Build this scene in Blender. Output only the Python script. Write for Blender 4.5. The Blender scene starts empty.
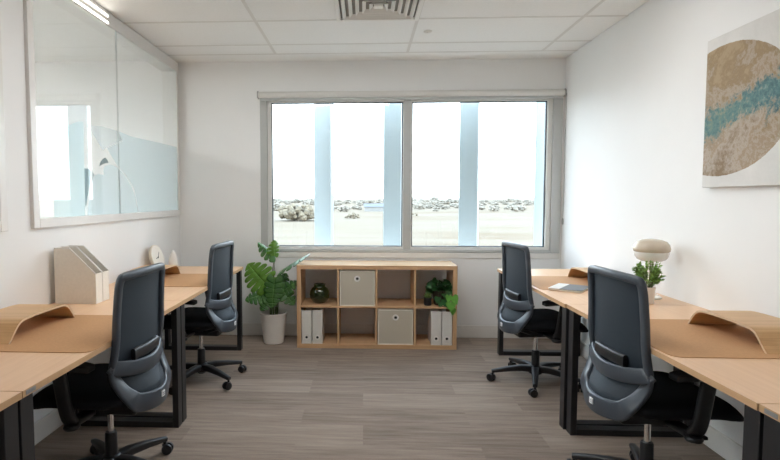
import bpy, bmesh, math, random
from mathutils import Vector, Matrix
PI = math.pi
SC = bpy.context.scene
COL = SC.collection
rnd = random.Random(7)

# ------------------------------------------------------------------ dimensions (metres, camera stands over the origin)
XL, XR, YB, YF, ZC = -1.778, 1.859, 4.986, -1.3, 2.621
DZ = 0.732                     # desk top height

# ------------------------------------------------------------------ node helpers
def new_mat(name):
    m = bpy.data.materials.new(name); m.use_nodes = True
    nt = m.node_tree; nt.nodes.clear()
    out = nt.nodes.new('ShaderNodeOutputMaterial')
    return m, nt, out
def N(nt, t, **kw):
    n = nt.nodes.new(t)
    for k, v in kw.items():
        if k in n.inputs: n.inputs[k].default_value = v
        else: setattr(n, k, v)
    return n
def rgba(c): return (c[0], c[1], c[2], 1.0)
def ramp(nt, fac, stops):
    r = nt.nodes.new('ShaderNodeValToRGB')
    el = r.color_ramp.elements
    while len(el) < len(stops): el.new(0.5)
    for e, (p, c) in zip(el, stops): e.position = p; e.color = rgba(c)
    nt.links.new(fac, r.inputs['Fac']); return r.outputs['Color']
def coords(nt, scale=(1, 1, 1), rot=(0, 0, 0), kind='Object'):
    tc = nt.nodes.new('ShaderNodeTexCoord'); mp = nt.nodes.new('ShaderNodeMapping')
    mp.inputs['Scale'].default_value = scale; mp.inputs['Rotation'].default_value = rot
    nt.links.new(tc.outputs[kind], mp.inputs['Vector']); return mp.outputs['Vector']
def principled(nt, out, **kw):
    b = nt.nodes.new('ShaderNodeBsdfPrincipled')
    for k, v in kw.items(): b.inputs[k].default_value = v
    nt.links.new(b.outputs['BSDF'], out.inputs['Surface']); return b
def mixc(nt, fac, a, b):
    m = nt.nodes.new('ShaderNodeMix'); m.data_type = 'RGBA'
    for s, v in ((0, fac), (6, a), (7, b)):
        if isinstance(v, (int, float)): m.inputs[s].default_value = v
        elif isinstance(v, tuple): m.inputs[s].default_value = rgba(v)
        else: nt.links.new(v, m.inputs[s])
    return m.outputs[2]
def math_(nt, op, a, b=None, c=None, clamp=False):
    m = nt.nodes.new('ShaderNodeMath'); m.operation = op; m.use_clamp = clamp
    for i, v in enumerate((a, b, c)):
        if v is None: continue
        if isinstance(v, (int, float)): m.inputs[i].default_value = v
        else: nt.links.new(v, m.inputs[i])
    return m.outputs[0]
def plain(name, col, rough=0.5, noise=0.04, nscale=30, metal=0.0, bump=0.0, bscale=200, spec=0.5, sheen=0.0, **kw):
    m, nt, out = new_mat(name)
    b = principled(nt, out, Roughness=rough, Metallic=metal, **kw)
    b.inputs['Specular IOR Level'].default_value = spec
    if sheen: b.inputs['Sheen Weight'].default_value = sheen
    v = coords(nt)
    nz = N(nt, 'ShaderNodeTexNoise', Scale=nscale, Detail=3.0); nt.links.new(v, nz.inputs['Vector'])
    lo = tuple(max(0, c * (1 - noise)) for c in col); hi = tuple(min(1, c * (1 + noise)) for c in col)
    nt.links.new(ramp(nt, nz.outputs['Fac'], [(0.3, lo), (0.7, hi)]), b.inputs['Base Color'])
    if bump:
        n2 = N(nt, 'ShaderNodeTexNoise', Scale=bscale, Detail=2.0); nt.links.new(v, n2.inputs['Vector'])
        bp = N(nt, 'ShaderNodeBump', Strength=bump, Distance=0.002); nt.links.new(n2.outputs['Fac'], bp.inputs['Height'])
        nt.links.new(bp.outputs['Normal'], b.inputs['Normal'])
    return m
def wood(name, light, dark, axis='y', rough=0.42, stretch=14, spec=0.4):
    m, nt, out = new_mat(name)
    b = principled(nt, out, Roughness=rough); b.inputs['Specular IOR Level'].default_value = spec
    s = [stretch * 3.0] * 3; s['xyz'.index(axis)] = 1.4
    v = coords(nt, tuple(s))
    n1 = N(nt, 'ShaderNodeTexNoise', Scale=1.0, Detail=6.0, Roughness=0.6, Distortion=0.6); nt.links.new(v, n1.inputs['Vector'])
    s2 = [stretch * 14.0] * 3; s2['xyz'.index(axis)] = 5.0
    v2 = coords(nt, tuple(s2))
    n2 = N(nt, 'ShaderNodeTexNoise', Scale=1.0, Detail=3.0); nt.links.new(v2, n2.inputs['Vector'])
    f = math_(nt, 'ADD', math_(nt, 'MULTIPLY', n1.outputs['Fac'], 0.65), math_(nt, 'MULTIPLY', n2.outputs['Fac'], 0.35))
    nt.links.new(ramp(nt, f, [(0.32, dark), (0.62, light)]), b.inputs['Base Color'])
    return m

M = {}
M['wall'] = plain('white_paint', (0.87, 0.87, 0.865), 0.55, 0.012, 2, bump=0.06, bscale=420, spec=0.3)
M['ceiling_tile'] = plain('ceiling_tile', (0.89, 0.885, 0.87), 0.85, 0.015, 60, bump=0.12, bscale=500, spec=0.2)
M['rail'] = plain('rail_white', (0.74, 0.72, 0.69), 0.5, 0.01)
M['white_gloss'] = plain('white_gloss_paint', (0.80, 0.79, 0.77), 0.3, 0.01)
M['skirting'] = plain('skirting_white', (0.78, 0.76, 0.73), 0.4, 0.01)
M['alu'] = plain('window_aluminium', (0.50, 0.512, 0.505), 0.38, 0.02, 8, metal=0.1)
M['sash'] = plain('window_sash', (0.74, 0.74, 0.72), 0.35, 0.02, 8)
M['gasket'] = plain('rubber_gasket', (0.03, 0.04, 0.05), 0.6)
M['blind'] = plain('blind_white', (0.72, 0.71, 0.68), 0.6, 0.015, 90)
M['plastic_grey'] = plain('bracket_grey', (0.42, 0.42, 0.41), 0.45)
M['beech'] = wood('beech_laminate', (0.82, 0.548, 0.345), (0.74, 0.470, 0.278), 'y', 0.38)
M['beech_edge'] = wood('beech_edge', (0.66, 0.42, 0.235), (0.58, 0.35, 0.185), 'y', 0.4)
M['oak'] = wood('oak_laminate', (0.68, 0.44, 0.25), (0.54, 0.33, 0.175), 'x', 0.45)
M['oak_up'] = wood('oak_laminate_upright', (0.68, 0.44, 0.25), (0.54, 0.33, 0.175), 'z', 0.45)
M['ply'] = wood('bent_plywood', (0.70, 0.44, 0.215), (0.50, 0.285, 0.115), 'x', 0.36)
M['ply_edge'] = wood('plywood_edge', (0.78, 0.58, 0.38), (0.62, 0.42, 0.25), 'y', 0.5)
M['mat'] = plain('felt_mat', (0.56, 0.315, 0.155), 0.75, 0.05, 90, bump=0.15, bscale=700, spec=0.25)
M['black_metal'] = plain('black_powder_coat', (0.014, 0.014, 0.016), 0.42, 0.1, 300, bump=0.05)
M['chair_plastic'] = plain('charcoal_plastic', (0.054, 0.066, 0.084), 0.36, 0.05, 200, bump=0.05)
M['chair_black'] = plain('black_plastic', (0.012, 0.012, 0.014), 0.4, 0.08, 200)
M['seat_fabric'] = plain('black_seat_fabric', (0.010, 0.011, 0.014), 0.9, 0.25, 500, bump=0.4, bscale=900, spec=0.2)
M['chrome'] = plain('chrome', (0.75, 0.75, 0.76), 0.14, 0.01, metal=1.0)
M['tag_white'] = plain('white_tag', (0.85, 0.86, 0.88), 0.4, 0.01)
M['tag_print'] = plain('grey_print', (0.30, 0.31, 0.33), 0.5, 0.01)
M['file_cream'] = plain('cream_mesh_metal', (0.86, 0.815, 0.735), 0.5, 0.03, 60)
M['box_fabric'] = plain('beige_box_fabric', (0.56, 0.51, 0.42), 0.85, 0.05, 260, bump=0.25, bscale=500, spec=0.2)
M['box_trim'] = plain('cream_box_trim', (0.84, 0.80, 0.70), 0.6, 0.03)
M['card_white'] = plain('white_card', (0.76, 0.74, 0.70), 0.55, 0.02)
M['eyelet'] = plain('metal_eyelet', (0.86, 0.84, 0.80), 0.4, 0.02, metal=0.1)
M['plate'] = plain('grey_plate', (0.34, 0.34, 0.34), 0.4, 0.02, metal=0.4)
M['oak_top'] = wood('oak_laminate_top', (0.68, 0.46, 0.28), (0.58, 0.38, 0.22), 'x', 0.22, spec=0.6)
M['joint'] = plain('clear_joint', (0.55, 0.58, 0.58), 0.4)
M['dark'] = plain('dark_hole', (0.02, 0.02, 0.02), 0.8)
M['pot_white'] = plain('white_ceramic', (0.80, 0.76, 0.71), 0.42, 0.02, 12)
M['soil'] = plain('potting_soil', (0.055, 0.035, 0.022), 0.95, 0.4, 60, bump=0.8, bscale=120)
M['stem'] = plain('green_stem', (0.085, 0.12, 0.04), 0.45, 0.15, 20)
M['leaf_small'] = plain('fresh_leaf', (0.25, 0.43, 0.10), 0.42, 0.35, 26)
M['leaf_ivy'] = plain('ivy_leaf', (0.028, 0.105, 0.028), 0.4, 0.4, 30)
M['leaf_bright'] = plain('bright_ivy_leaf', (0.13, 0.36, 0.05), 0.4, 0.2, 30)
M['pot_dark'] = plain('dark_brown_pot', (0.035, 0.017, 0.012), 0.45, 0.1)
M['pot_black'] = plain('black_pot', (0.016, 0.017, 0.020), 0.5, 0.1)
M['succulent'] = plain('succulent_leaf', (0.14, 0.22, 0.06), 0.5, 0.2, 40)
M['lamp_base'] = plain('lamp_cream_metal', (0.76, 0.73, 0.68), 0.35, 0.02)
M['lamp_glass'] = plain('opal_glass', (0.84, 0.83, 0.80), 0.16, 0.01)
M['lamp_top'] = plain('smoky_beige_glass', (0.62, 0.53, 0.42), 0.12, 0.02, 6)
M['clock_face'] = plain('clock_face_ivory', (0.80, 0.76, 0.69), 0.45, 0.01)
M['clock_rim'] = plain('clock_rim_beige', (0.66, 0.58, 0.47), 0.4, 0.02)
M['paper'] = plain('paper', (0.82, 0.78, 0.69), 0.7, 0.02)
M['cover_grey'] = plain('grey_notebook_cover', (0.16, 0.175, 0.19), 0.5, 0.05, 40)
M['cover_white'] = plain('white_notebook_cover', (0.84, 0.82, 0.78), 0.5, 0.02)
M['vent'] = plain('vent_metal', (0.86, 0.845, 0.81), 0.45, 0.01)
M['vent_dark'] = plain('vent_throat_shade', (0.27, 0.25, 0.225), 0.8)
M['fin'] = plain('pale_fin_coating', (0.365, 0.415, 0.42), 0.45, 0.02, 2)
M['facade'] = plain('facade_render', (0.70, 0.70, 0.68), 0.7, 0.03, 4)
M['bark'] = plain('bark', (0.32, 0.25, 0.18), 0.9, 0.2, 2)
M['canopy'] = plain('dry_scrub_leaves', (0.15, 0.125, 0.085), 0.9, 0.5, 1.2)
M['canopy_far'] = plain('pale_distant_leaves', (0.20, 0.18, 0.145), 0.9, 0.35, 0.3)  # paler than the near scrub, with distance haze put into the colour
M['house'] = plain('pale_house_wall', (0.22, 0.22, 0.21), 0.8, 0.05, 0.5)
M['roof'] = plain('grey_blue_roof', (0.09, 0.10, 0.12), 0.7, 0.08, 0.5)

# mesh upholstery of the chair back: fine woven grid
def mesh_fabric():
    m, nt, out = new_mat('blue_grey_back_mesh')
    b = principled(nt, out, Roughness=0.62); b.inputs['Specular IOR Level'].default_value = 0.35
    v = coords(nt, (260, 260, 260))
    ck = N(nt, 'ShaderNodeTexWave', Scale=1.0, Distortion=0.0); ck.bands_direction = 'DIAGONAL'; nt.links.new(v, ck.inputs['Vector'])
    nt.links.new(ramp(nt, ck.outputs['Fac'], [(0.2, (0.014, 0.022, 0.032)), (0.8, (0.028, 0.041, 0.056))]), b.inputs['Base Color'])
    return m
M['back_mesh'] = mesh_fabric()

def carpet_mat():
    m, nt, out = new_mat('carpet_planks')
    b = principled(nt, out, Roughness=0.95); b.inputs['Specular IOR Level'].default_value = 0.1
    v = coords(nt)
    br = N(nt, 'ShaderNodeTexBrick', Scale=1.0); br.offset = 0.37; br.squash = 1.0
    br.inputs['Brick Width'].default_value = 1.0; br.inputs['Row Height'].default_value = 0.25
    br.inputs['Mortar Size'].default_value = 0.0; br.inputs['Bias'].default_value = 0.0
    br.inputs['Color1'].default_value = (0, 0, 0, 1); br.inputs['Color2'].default_value = (1, 1, 1, 1)
    nt.links.new(v, br.inputs['Vector'])
    vs = coords(nt, (2.2, 30, 1))
    n1 = N(nt, 'ShaderNodeTexNoise', Scale=1.0, Detail=7.0, Roughness=0.7, Distortion=0.2)
    n1.noise_dimensions = '4D'
    nt.links.new(vs, n1.inputs['Vector']); nt.links.new(math_(nt, 'MULTIPLY', br.outputs['Fac'], 1.0), n1.inputs['W'])
    nt.links.new(math_(nt, 'MULTIPLY', br.outputs['Color'], 7.0), n1.inputs['W'])
    n2 = N(nt, 'ShaderNodeTexNoise', Scale=220.0, Detail=2.0); nt.links.new(v, n2.inputs['Vector'])
    f = math_(nt, 'ADD', math_(nt, 'MULTIPLY', n1.outputs['Fac'], 0.62), math_(nt, 'MULTIPLY', n2.outputs['Fac'], 0.27))
    f = math_(nt, 'ADD', f, math_(nt, 'MULTIPLY', br.outputs['Color'], 0.11))
    nt.links.new(ramp(nt, f, [(0.32, (0.160, 0.124, 0.100)), (0.52, (0.285, 0.230, 0.190)), (0.72, (0.40, 0.33, 0.275))]), b.inputs['Base Color'])
    bp = N(nt, 'ShaderNodeBump', Strength=0.5, Distance=0.004); nt.links.new(n2.outputs['Fac'], bp.inputs['Height'])
    nt.links.new(bp.outputs['Normal'], b.inputs['Normal'])
    return m
M['carpet'] = carpet_mat()

def glass_mat(name, tint, base=0.08, k=0.92):
    # clear pane: see-through plus a mirror reflection that grows towards grazing angles (Schlick)
    m, nt, out = new_mat(name)
    lw = N(nt, 'ShaderNodeLayerWeight', Blend=0.5)
    f = math_(nt, 'MULTIPLY_ADD', math_(nt, 'POWER', lw.outputs['Facing'], 5.0), k, base, clamp=True)
    tr = N(nt, 'ShaderNodeBsdfTransparent', Color=rgba(tint)); gl = N(nt, 'ShaderNodeBsdfGlossy', Roughness=0.0)
    mx = nt.nodes.new('ShaderNodeMixShader'); nt.links.new(f, mx.inputs[0])
    nt.links.new(tr.outputs[0], mx.inputs[1]); nt.links.new(gl.outputs[0], mx.inputs[2])
    nt.links.new(mx.outputs[0], out.inputs['Surface']); return m
M['glass'] = glass_mat('window_glass', (0.97, 0.985, 0.985), 0.03)
M['glass_inner'] = glass_mat('partition_glass', (0.93, 0.972, 0.985), 0.10)

def film_mat(name, col, opac):
    m, nt, out = new_mat(name)
    tr = N(nt, 'ShaderNodeBsdfTransparent'); tl = N(nt, 'ShaderNodeBsdfTranslucent', Color=rgba(col)); df = N(nt, 'ShaderNodeBsdfDiffuse', Color=rgba(col))
    m1 = nt.nodes.new('ShaderNodeMixShader'); m1.inputs[0].default_value = 0.5
    nt.links.new(df.outputs[0], m1.inputs[1]); nt.links.new(tl.outputs[0], m1.inputs[2])
    m2 = nt.nodes.new('ShaderNodeMixShader'); m2.inputs[0].default_value = opac
    nt.links.new(tr.outputs[0], m2.inputs[1]); nt.links.new(m1.outputs[0], m2.inputs[2])
    nt.links.new(m2.outputs[0], out.inputs['Surface']); return m
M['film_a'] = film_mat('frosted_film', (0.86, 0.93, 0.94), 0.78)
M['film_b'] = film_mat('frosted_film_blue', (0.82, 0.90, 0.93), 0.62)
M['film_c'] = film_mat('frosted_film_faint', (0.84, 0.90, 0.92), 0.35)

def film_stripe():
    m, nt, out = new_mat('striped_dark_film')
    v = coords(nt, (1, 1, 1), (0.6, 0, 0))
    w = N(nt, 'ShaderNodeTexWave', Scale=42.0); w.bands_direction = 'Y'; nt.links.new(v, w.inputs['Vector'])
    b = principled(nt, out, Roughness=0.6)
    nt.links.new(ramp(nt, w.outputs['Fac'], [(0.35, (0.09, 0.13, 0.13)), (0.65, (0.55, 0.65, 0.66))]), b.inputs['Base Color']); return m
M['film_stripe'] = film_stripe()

def emit(name, col, s):
    m, nt, out = new_mat(name)
    e = N(nt, 'ShaderNodeEmission', Color=rgba(col), Strength=s); nt.links.new(e.outputs[0], out.inputs['Surface']); return m
M['unseen_lamp_panel'] = emit('unseen_panel_glow', (1.0, 0.985, 0.97), 9.2)
M['unseen_lamp_dim'] = emit('unseen_panel_glow_dimmed', (1.0, 0.985, 0.95), 1.9)
M['unseen_lamp_rear'] = emit('unseen_panel_glow_rear', (1.0, 0.985, 0.97), 1.6)
M['glint_strip'] = emit('frame_glint_glow', (1.0, 0.95, 0.86), 5.0)  # glow standing in for highlights on the glazing frame edges
M['unseen_lamp_neighbour'] = emit('unseen_panel_glow_adjoining', (1.0, 0.99, 0.97), 40.0)

def leaf_mat(name, c1, c2, vein):
    m, nt, out = new_mat(name)
    b = principled(nt, out, Roughness=0.32); b.inputs['Specular IOR Level'].default_value = 0.55
    v = coords(nt)
    n = N(nt, 'ShaderNodeTexNoise', Scale=9.0, Detail=2.0); nt.links.new(v, n.inputs['Vector'])
    base = ramp(nt, n.outputs['Fac'], [(0.35, c1), (0.65, c2)])
    sx = nt.nodes.new('ShaderNodeSeparateXYZ'); nt.links.new(v, sx.inputs[0])
    ax = math_(nt, 'ABSOLUTE', sx.outputs['X'])
    mid = math_(nt, 'LESS_THAN', ax, 0.0022)
    sv = math_(nt, 'SUBTRACT', sx.outputs['Y'], math_(nt, 'MULTIPLY', ax, 0.7))
    fr = math_(nt, 'LESS_THAN', math_(nt, 'FRACT', math_(nt, 'MULTIPLY', sv, 34.0)), 0.07)
    c = mixc(nt, math_(nt, 'MULTIPLY', fr, 0.5), base, vein); c = mixc(nt, mid, c, vein)
    nt.links.new(c, b.inputs['Base Color'])
    tl = nt.nodes.new('ShaderNodeBsdfTranslucent'); nt.links.new(c, tl.inputs['Color'])
    mx = nt.nodes.new('ShaderNodeMixShader'); mx.inputs[0].default_value = 0.25
    nt.links.new(b.outputs[0], mx.inputs[1]); nt.links.new(tl.outputs[0], mx.inputs[2]); nt.links.new(mx.outputs[0], out.inputs['Surface'])
    return m
M['leaf'] = leaf_mat('monstera_leaf', (0.045, 0.14, 0.028), (0.075, 0.21, 0.04), (0.14, 0.32, 0.08))
M['leaf_light'] = leaf_mat('light_monstera_leaf', (0.13, 0.30, 0.035), (0.19, 0.42, 0.06), (0.28, 0.50, 0.12))

def vase_mat():
    m, nt, out = new_mat('green_glass')
    principled(nt, out, **{'Base Color': (0.010, 0.022, 0.003, 1), 'Roughness': 0.05, 'Coat Weight': 0.6})
    b = nt.nodes[-1]; b.inputs['Transmission Weight'].default_value = 0.05
    return m
M['vase'] = vase_mat()

def painting_mat():
    m, nt, out = new_mat('abstract_canvas')
    b = principled(nt, out, Roughness=0.7)
    tc = nt.nodes.new('ShaderNodeTexCoord'); v = tc.outputs['Object']
    sx = nt.nodes.new('ShaderNodeSeparateXYZ'); nt.links.new(v, sx.inputs[0]); Y, Z = sx.outputs['Y'], sx.outputs['Z']
    nz = N(nt, 'ShaderNodeTexNoise', Scale=4.6, Detail=9.0, Roughness=0.74, Distortion=0.5); nt.links.new(v, nz.inputs['Vector'])
    nf = N(nt, 'ShaderNodeTexNoise', Scale=38.0, Detail=5.0, Roughness=0.75); nt.links.new(v, nf.inputs['Vector'])
    def nrm(a, s): return math_(nt, 'MULTIPLY', math_(nt, 'SUBTRACT', a, 0.5), s)
    wob = nrm(nz.outputs['Fac'], 0.05)
    ey = math_(nt, 'DIVIDE', math_(nt, 'SUBTRACT', Y, 0.355), 0.47); ez = math_(nt, 'DIVIDE', math_(nt, 'SUBTRACT', Z, 0.0), 0.33)
    rr = math_(nt, 'SQRT', math_(nt, 'ADD', math_(nt, 'MULTIPLY', ey, ey), math_(nt, 'MULTIPLY', ez, ez)))
    disc = math_(nt, 'LESS_THAN', math_(nt, 'ADD', rr, nrm(nf.outputs['Fac'], 0.03)), 1.0)
    # earth tones: ochre above, pinkish grey below, broken by noise
    tone = math_(nt, 'ADD', math_(nt, 'MULTIPLY', Z, 1.0), nrm(nz.outputs['Fac'], 2.5)); tone = math_(nt, 'ADD', math_(nt, 'ADD', tone, nrm(nf.outputs['Fac'], 0.7)), 0.5)
    earth = ramp(nt, tone, [(0.00, (0.24, 0.165, 0.095)), (0.28, (0.46, 0.385, 0.315)), (0.46, (0.33, 0.235, 0.145)), (0.60, (0.44, 0.365, 0.290)), (0.78, (0.29, 0.200, 0.105)), (1.0, (0.40, 0.300, 0.185))])
    # teal river rising towards the near end of the canvas
    line = math_(nt, 'SUBTRACT', Z, math_(nt, 'MULTIPLY_ADD', Y, -0.20, 0.035))
    dist = math_(nt, 'ABSOLUTE', math_(nt, 'ADD', line, nrm(nz.outputs['Fac'], 0.36)))
    dist = math_(nt, 'ADD', dist, nrm(nf.outputs['Fac'], 0.20))
    band = ramp(nt, dist, [(0.045, (1, 1, 1)), (0.085, (0, 0, 0))])
    teal = ramp(nt, nf.outputs['Fac'], [(0.30, (0.055, 0.13, 0.15)), (0.5, (0.12, 0.235, 0.225)), (0.62, (0.20, 0.26, 0.19)), (0.70, (0.40, 0.50, 0.43))])
    deep = ramp(nt, nf.outputs['Fac'], [(0.34, (0.030, 0.085, 0.115)), (0.52, (0.075, 0.185, 0.215)), (0.68, (0.26, 0.42, 0.42))])
    teal = mixc(nt, math_(nt, 'MULTIPLY_ADD', Y, -1.6, 0.62, clamp=True), teal, deep)
    c = mixc(nt, band, earth, teal)
    bg = ramp(nt, nz.outputs['Fac'], [(0.3, (0.66, 0.65, 0.63)), (0.7, (0.76, 0.75, 0.73))])
    c = mixc(nt, disc, bg, c)
    nt.links.new(c, b.inputs['Base Color'])
    bp = N(nt, 'ShaderNodeBump', Strength=0.4, Distance=0.004); nt.links.new(nf.outputs['Fac'], bp.inputs['Height']); nt.links.new(bp.outputs['Normal'], b.inputs['Normal'])
    return m
M['painting'] = painting_mat()

def field_mat():
    m, nt, out = new_mat('dry_field')
    b = principled(nt, out, Roughness=1.0); b.inputs['Specular IOR Level'].default_value = 0.0
    v = coords(nt, (0.012, 0.05, 1))
    n = N(nt, 'ShaderNodeTexNoise', Scale=1.0, Detail=8.0, Roughness=0.7); nt.links.new(v, n.inputs['Vector'])
    nt.links.new(ramp(nt, n.outputs['Fac'], [(0.30, (0.140, 0.104, 0.072)), (0.5, (0.182, 0.154, 0.119)), (0.7, (0.196, 0.174, 0.143))]), b.inputs['Base Color'])
    return m
M['field'] = field_mat()

# ------------------------------------------------------------------ mesh builder
class MB:
    def __init__(s): s.v = []; s.f = []; s.m = []; s.mi = 0
    def add(s, vs, fs):
        o = len(s.v); s.v += [tuple(v) for v in vs]
        for f in fs: s.f.append([o + i for i in f]); s.m.append(s.mi)
        return s
    def box(s, x0, x1, y0, y1, z0, z1):
        p = [(x, y, z) for z in (z0, z1) for y in (y0, y1) for x in (x0, x1)]
        return s.add(p, [(0, 2, 3, 1), (4, 5, 7, 6), (0, 1, 5, 4), (2, 6, 7, 3), (0, 4, 6, 2), (1, 3, 7, 5)])
    def lathe(s, prof, c=(0, 0, 0), seg=32, axis='z', cap=True):
        vs = []
        for r, h in prof:
            for k in range(seg):
                a = 2 * PI * k / seg; p = (r * math.cos(a), r * math.sin(a), h)
                if axis == 'x': p = (p[2], p[0], p[1])
                if axis == 'y': p = (p[1], p[2], p[0])
                vs.append((p[0] + c[0], p[1] + c[1], p[2] + c[2]))
        fs = []
        for i in range(len(prof) - 1):
            for k in range(seg):
                k2 = (k + 1) % seg; fs.append((i * seg + k, i * seg + k2, (i + 1) * seg + k2, (i + 1) * seg + k))
        if cap:
            fs.append(tuple(range(seg - 1, -1, -1))); n = len(prof) - 1; fs.append(tuple(n * seg + k for k in range(seg)))
        return s.add(vs, fs)
    def sweep(s, path, sect, normals=None, closed=False, caps=True):
        """carry a cross-section (list of (a, b)) along path; a runs along the side vector, b along the normal"""
        P = [Vector(p) for p in path]; n = len(P); k = len(sect); vs = []
        prev = None
        for i in range(n):
            if closed: t = P[(i + 1) % n] - P[i - 1]
            else: t = P[min(i + 1, n - 1)] - P[max(i - 1, 0)]
            t.normalize()
            if normals: nn = Vector(normals[i] if len(normals) == n else normals[0])
            elif prev is not None: nn = prev.copy()
            else: nn = Vector((0, 0, 1)) if abs(t.z) < 0.9 else Vector((0, 1, 0))
            nn = (nn - t * nn.dot(t)).normalized(); prev = nn
            sd = t.cross(nn)
            sc = sect[i] if isinstance(sect[0][0], (tuple, list)) else sect
            vs += [P[i] + sd * a + nn * b for a, b in sc]
        if isinstance(sect[0][0], (tuple, list)): k = len(sect[0])
        fs = []
        for i in range(n if closed else n - 1):
            j = (i + 1) % n
            for q in range(k):
                q2 = (q + 1) % k; fs.append((i * k + q, i * k + q2, j * k + q2, j * k + q))
        if not closed and caps: fs.append(tuple(range(k - 1, -1, -1))); fs.append(tuple((n - 1) * k + q for q in range(k)))
        return s.add(vs, fs)
    def tube(s, path, r, seg=10):
        if isinstance(r, (int, float)): sec = [(r * math.cos(2 * PI * q / seg), r * math.sin(2 * PI * q / seg)) for q in range(seg)]
        else: sec = [[(rr * math.cos(2 * PI * q / seg), rr * math.sin(2 * PI * q / seg)) for q in range(seg)] for rr in r]
        return s.sweep(path, sec)
    def prism(s, poly, axis, a0, a1):
        """extrude a polygon: axis 'x' takes (y,z) points, 'y' (x,z), 'z' (x,y)"""
        def p(q, a): return {'x': (a, q[0], q[1]), 'y': (q[0], a, q[1]), 'z': (q[0], q[1], a)}[axis]
        n = len(poly)
        return s.add([p(q, a0) for q in poly] + [p(q, a1) for q in poly],
                     [tuple(range(n - 1, -1, -1)), tuple(range(n, 2 * n))] + [(i, (i + 1) % n, n + (i + 1) % n, n + i) for i in range(n)])
    def grid(s, fn, nu, nv, thick=None, nrm=(0, 1, 0)):
        """solid sheet from fn(u, v), u, v in 0..1, given a thickness along nrm"""
        A = [Vector(fn(i / nu, j / nv)) for j in range(nv + 1) for i in range(nu + 1)]
        w = nu + 1; fs = [(j * w + i, j * w + i + 1, (j + 1) * w + i + 1, (j + 1) * w + i) for j in range(nv) for i in range(nu)]
        if thick is None: return s.add(A, fs)
        o = len(A); B = [a + Vector(nrm) * thick for a in A]
        f2 = [tuple(o + q for q in reversed(f)) for f in fs]
        rim = [j for j in range(w)] + [j * w + nu for j in range(1, nv + 1)] + [nv * w + i for i in range(nu - 1, -1, -1)] + [j * w for j in range(nv - 1, 0, -1)]
        f3 = [(rim[(k + 1) % len(rim)], rim[k], o + rim[k], o + rim[(k + 1) % len(rim)]) for k in range(len(rim))]
        return s.add(A + B, fs + f2 + f3)
    def build(s, name, mat, parent=None, bevel=0, seg=2, smooth=35, subsurf=0, loc=None, rot=None):
        me = bpy.data.meshes.new(name); me.from_pydata(s.v, [], s.f)
        mats = mat if isinstance(mat, (list, tuple)) else [mat]
        for m in mats: me.materials.append(m)
        if len(mats) > 1: me.polygons.foreach_set('material_index', s.m)
        bm = bmesh.new(); bm.from_mesh(me); bmesh.ops.recalc_face_normals(bm, faces=bm.faces); bm.to_mesh(me); bm.free()
        me.polygons.foreach_set('use_smooth', [True] * len(me.polygons))
        me.set_sharp_from_angle(angle=math.radians(smooth)); me.update()
        o = bpy.data.objects.new(name, me); COL.objects.link(o)
        if parent: o.parent = parent
        if loc: o.location = loc
        if rot: o.rotation_euler = rot
        if bevel:
            md = o.modifiers.new('Bevel', 'BEVEL'); md.width = bevel; md.segments = seg; md.limit_method = 'ANGLE'; md.angle_limit = math.radians(40)
        if subsurf:
            md = o.modifiers.new('Subdivision', 'SUBSURF'); md.levels = subsurf; md.render_levels = subsurf
        return o

def rrect(w, t, r=None):
    """rounded-rectangle cross-section of width w and thickness t"""
    r = r if r is not None else t * 0.4; r = min(r, w / 2 * .99, t / 2 * .99); o = []
    for cx, cy, a0 in ((w / 2 - r, t / 2 - r, 0), (-w / 2 + r, t / 2 - r, 90), (-w / 2 + r, -t / 2 + r, 180), (w / 2 - r, -t / 2 + r, 270)):
        for k in range(3):
            a = math.radians(a0 + 45 * k); o.append((cx + r * math.cos(a), cy + r * math.sin(a)))
    return o
def smooth_path(pts, n=6):
    """Catmull-Rom through pts"""
    P = [Vector(p) for p in pts]; o = []
    for i in range(len(P) - 1):
        a, b, c, d = P[max(i - 1, 0)], P[i], P[i + 1], P[min(i + 2, len(P) - 1)]
        for k in range(n):
            t = k / n; o.append(0.5 * ((2 * b) + (c - a) * t + (2 * a - 5 * b + 4 * c - d) * t * t + (-a + 3 * b - 3 * c + d) * t ** 3))
    o.append(P[-1]); return o
def empty(name, loc=(0, 0, 0), rz=0.0):
    o = bpy.data.objects.new(name, None); COL.objects.link(o); o.location = loc; o.rotation_euler = (0, 0, rz); o.empty_display_size = 0.1; return o
def tag(o, label, cat, group=None):
    o['label'] = label; o['category'] = cat
    if group: o['group'] = group
    return o
def struct(o): o['kind'] = 'structure'; return o
def kids(o): return [c for c in bpy.data.objects if c.parent == o]
def copy_tree(o, parent=None):
    c = o.copy(); COL.objects.link(c)
    if parent: c.parent = parent
    for ch in kids(o): copy_tree(ch, c)
    return c

# ================================================================== SETTING
b = MB(); b.box(-6.2, 3.2, YF - 0.15, YB + 0.25, -0.12, 0.0); struct(b.build('floor', M['carpet']))
# ceiling: plain border strip by the window wall, lay-in tiles elsewhere
RX0, RW, RY0, RH = -0.790, 1.1735, 3.854, 0.5875
ce = MB(); ce.box(XL - 0.12, XR + 0.12, YF - 0.12, YB + 0.25, ZC + 0.012, ZC + 0.15); ce.box(XL, XR, 4.722, YB, ZC, ZC + 0.02)
ys = [4.722] + [RY0 + RH - k * RH for k in range(0, 10)]
xs = [XL] + [RX0 + RW * k for k in range(0, 3)] + [XR]
for i in range(len(ys) - 1):
    for j in range(len(xs) - 1):
        y1, y0 = ys[i], max(ys[i + 1], YF)
        if y0 < y1: ce.box(xs[j] + 0.006, xs[j + 1] - 0.006, y0 + 0.006, y1 - 0.006, ZC - 0.002, ZC + 0.013)
ceiling = struct(ce.build('ceiling', M['ceiling_tile']))
gr = MB()
for y in ys[:-1]: gr.box(XL, XR, y - 0.012, y + 0.012, ZC - 0.004, ZC + 0.012)
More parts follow.
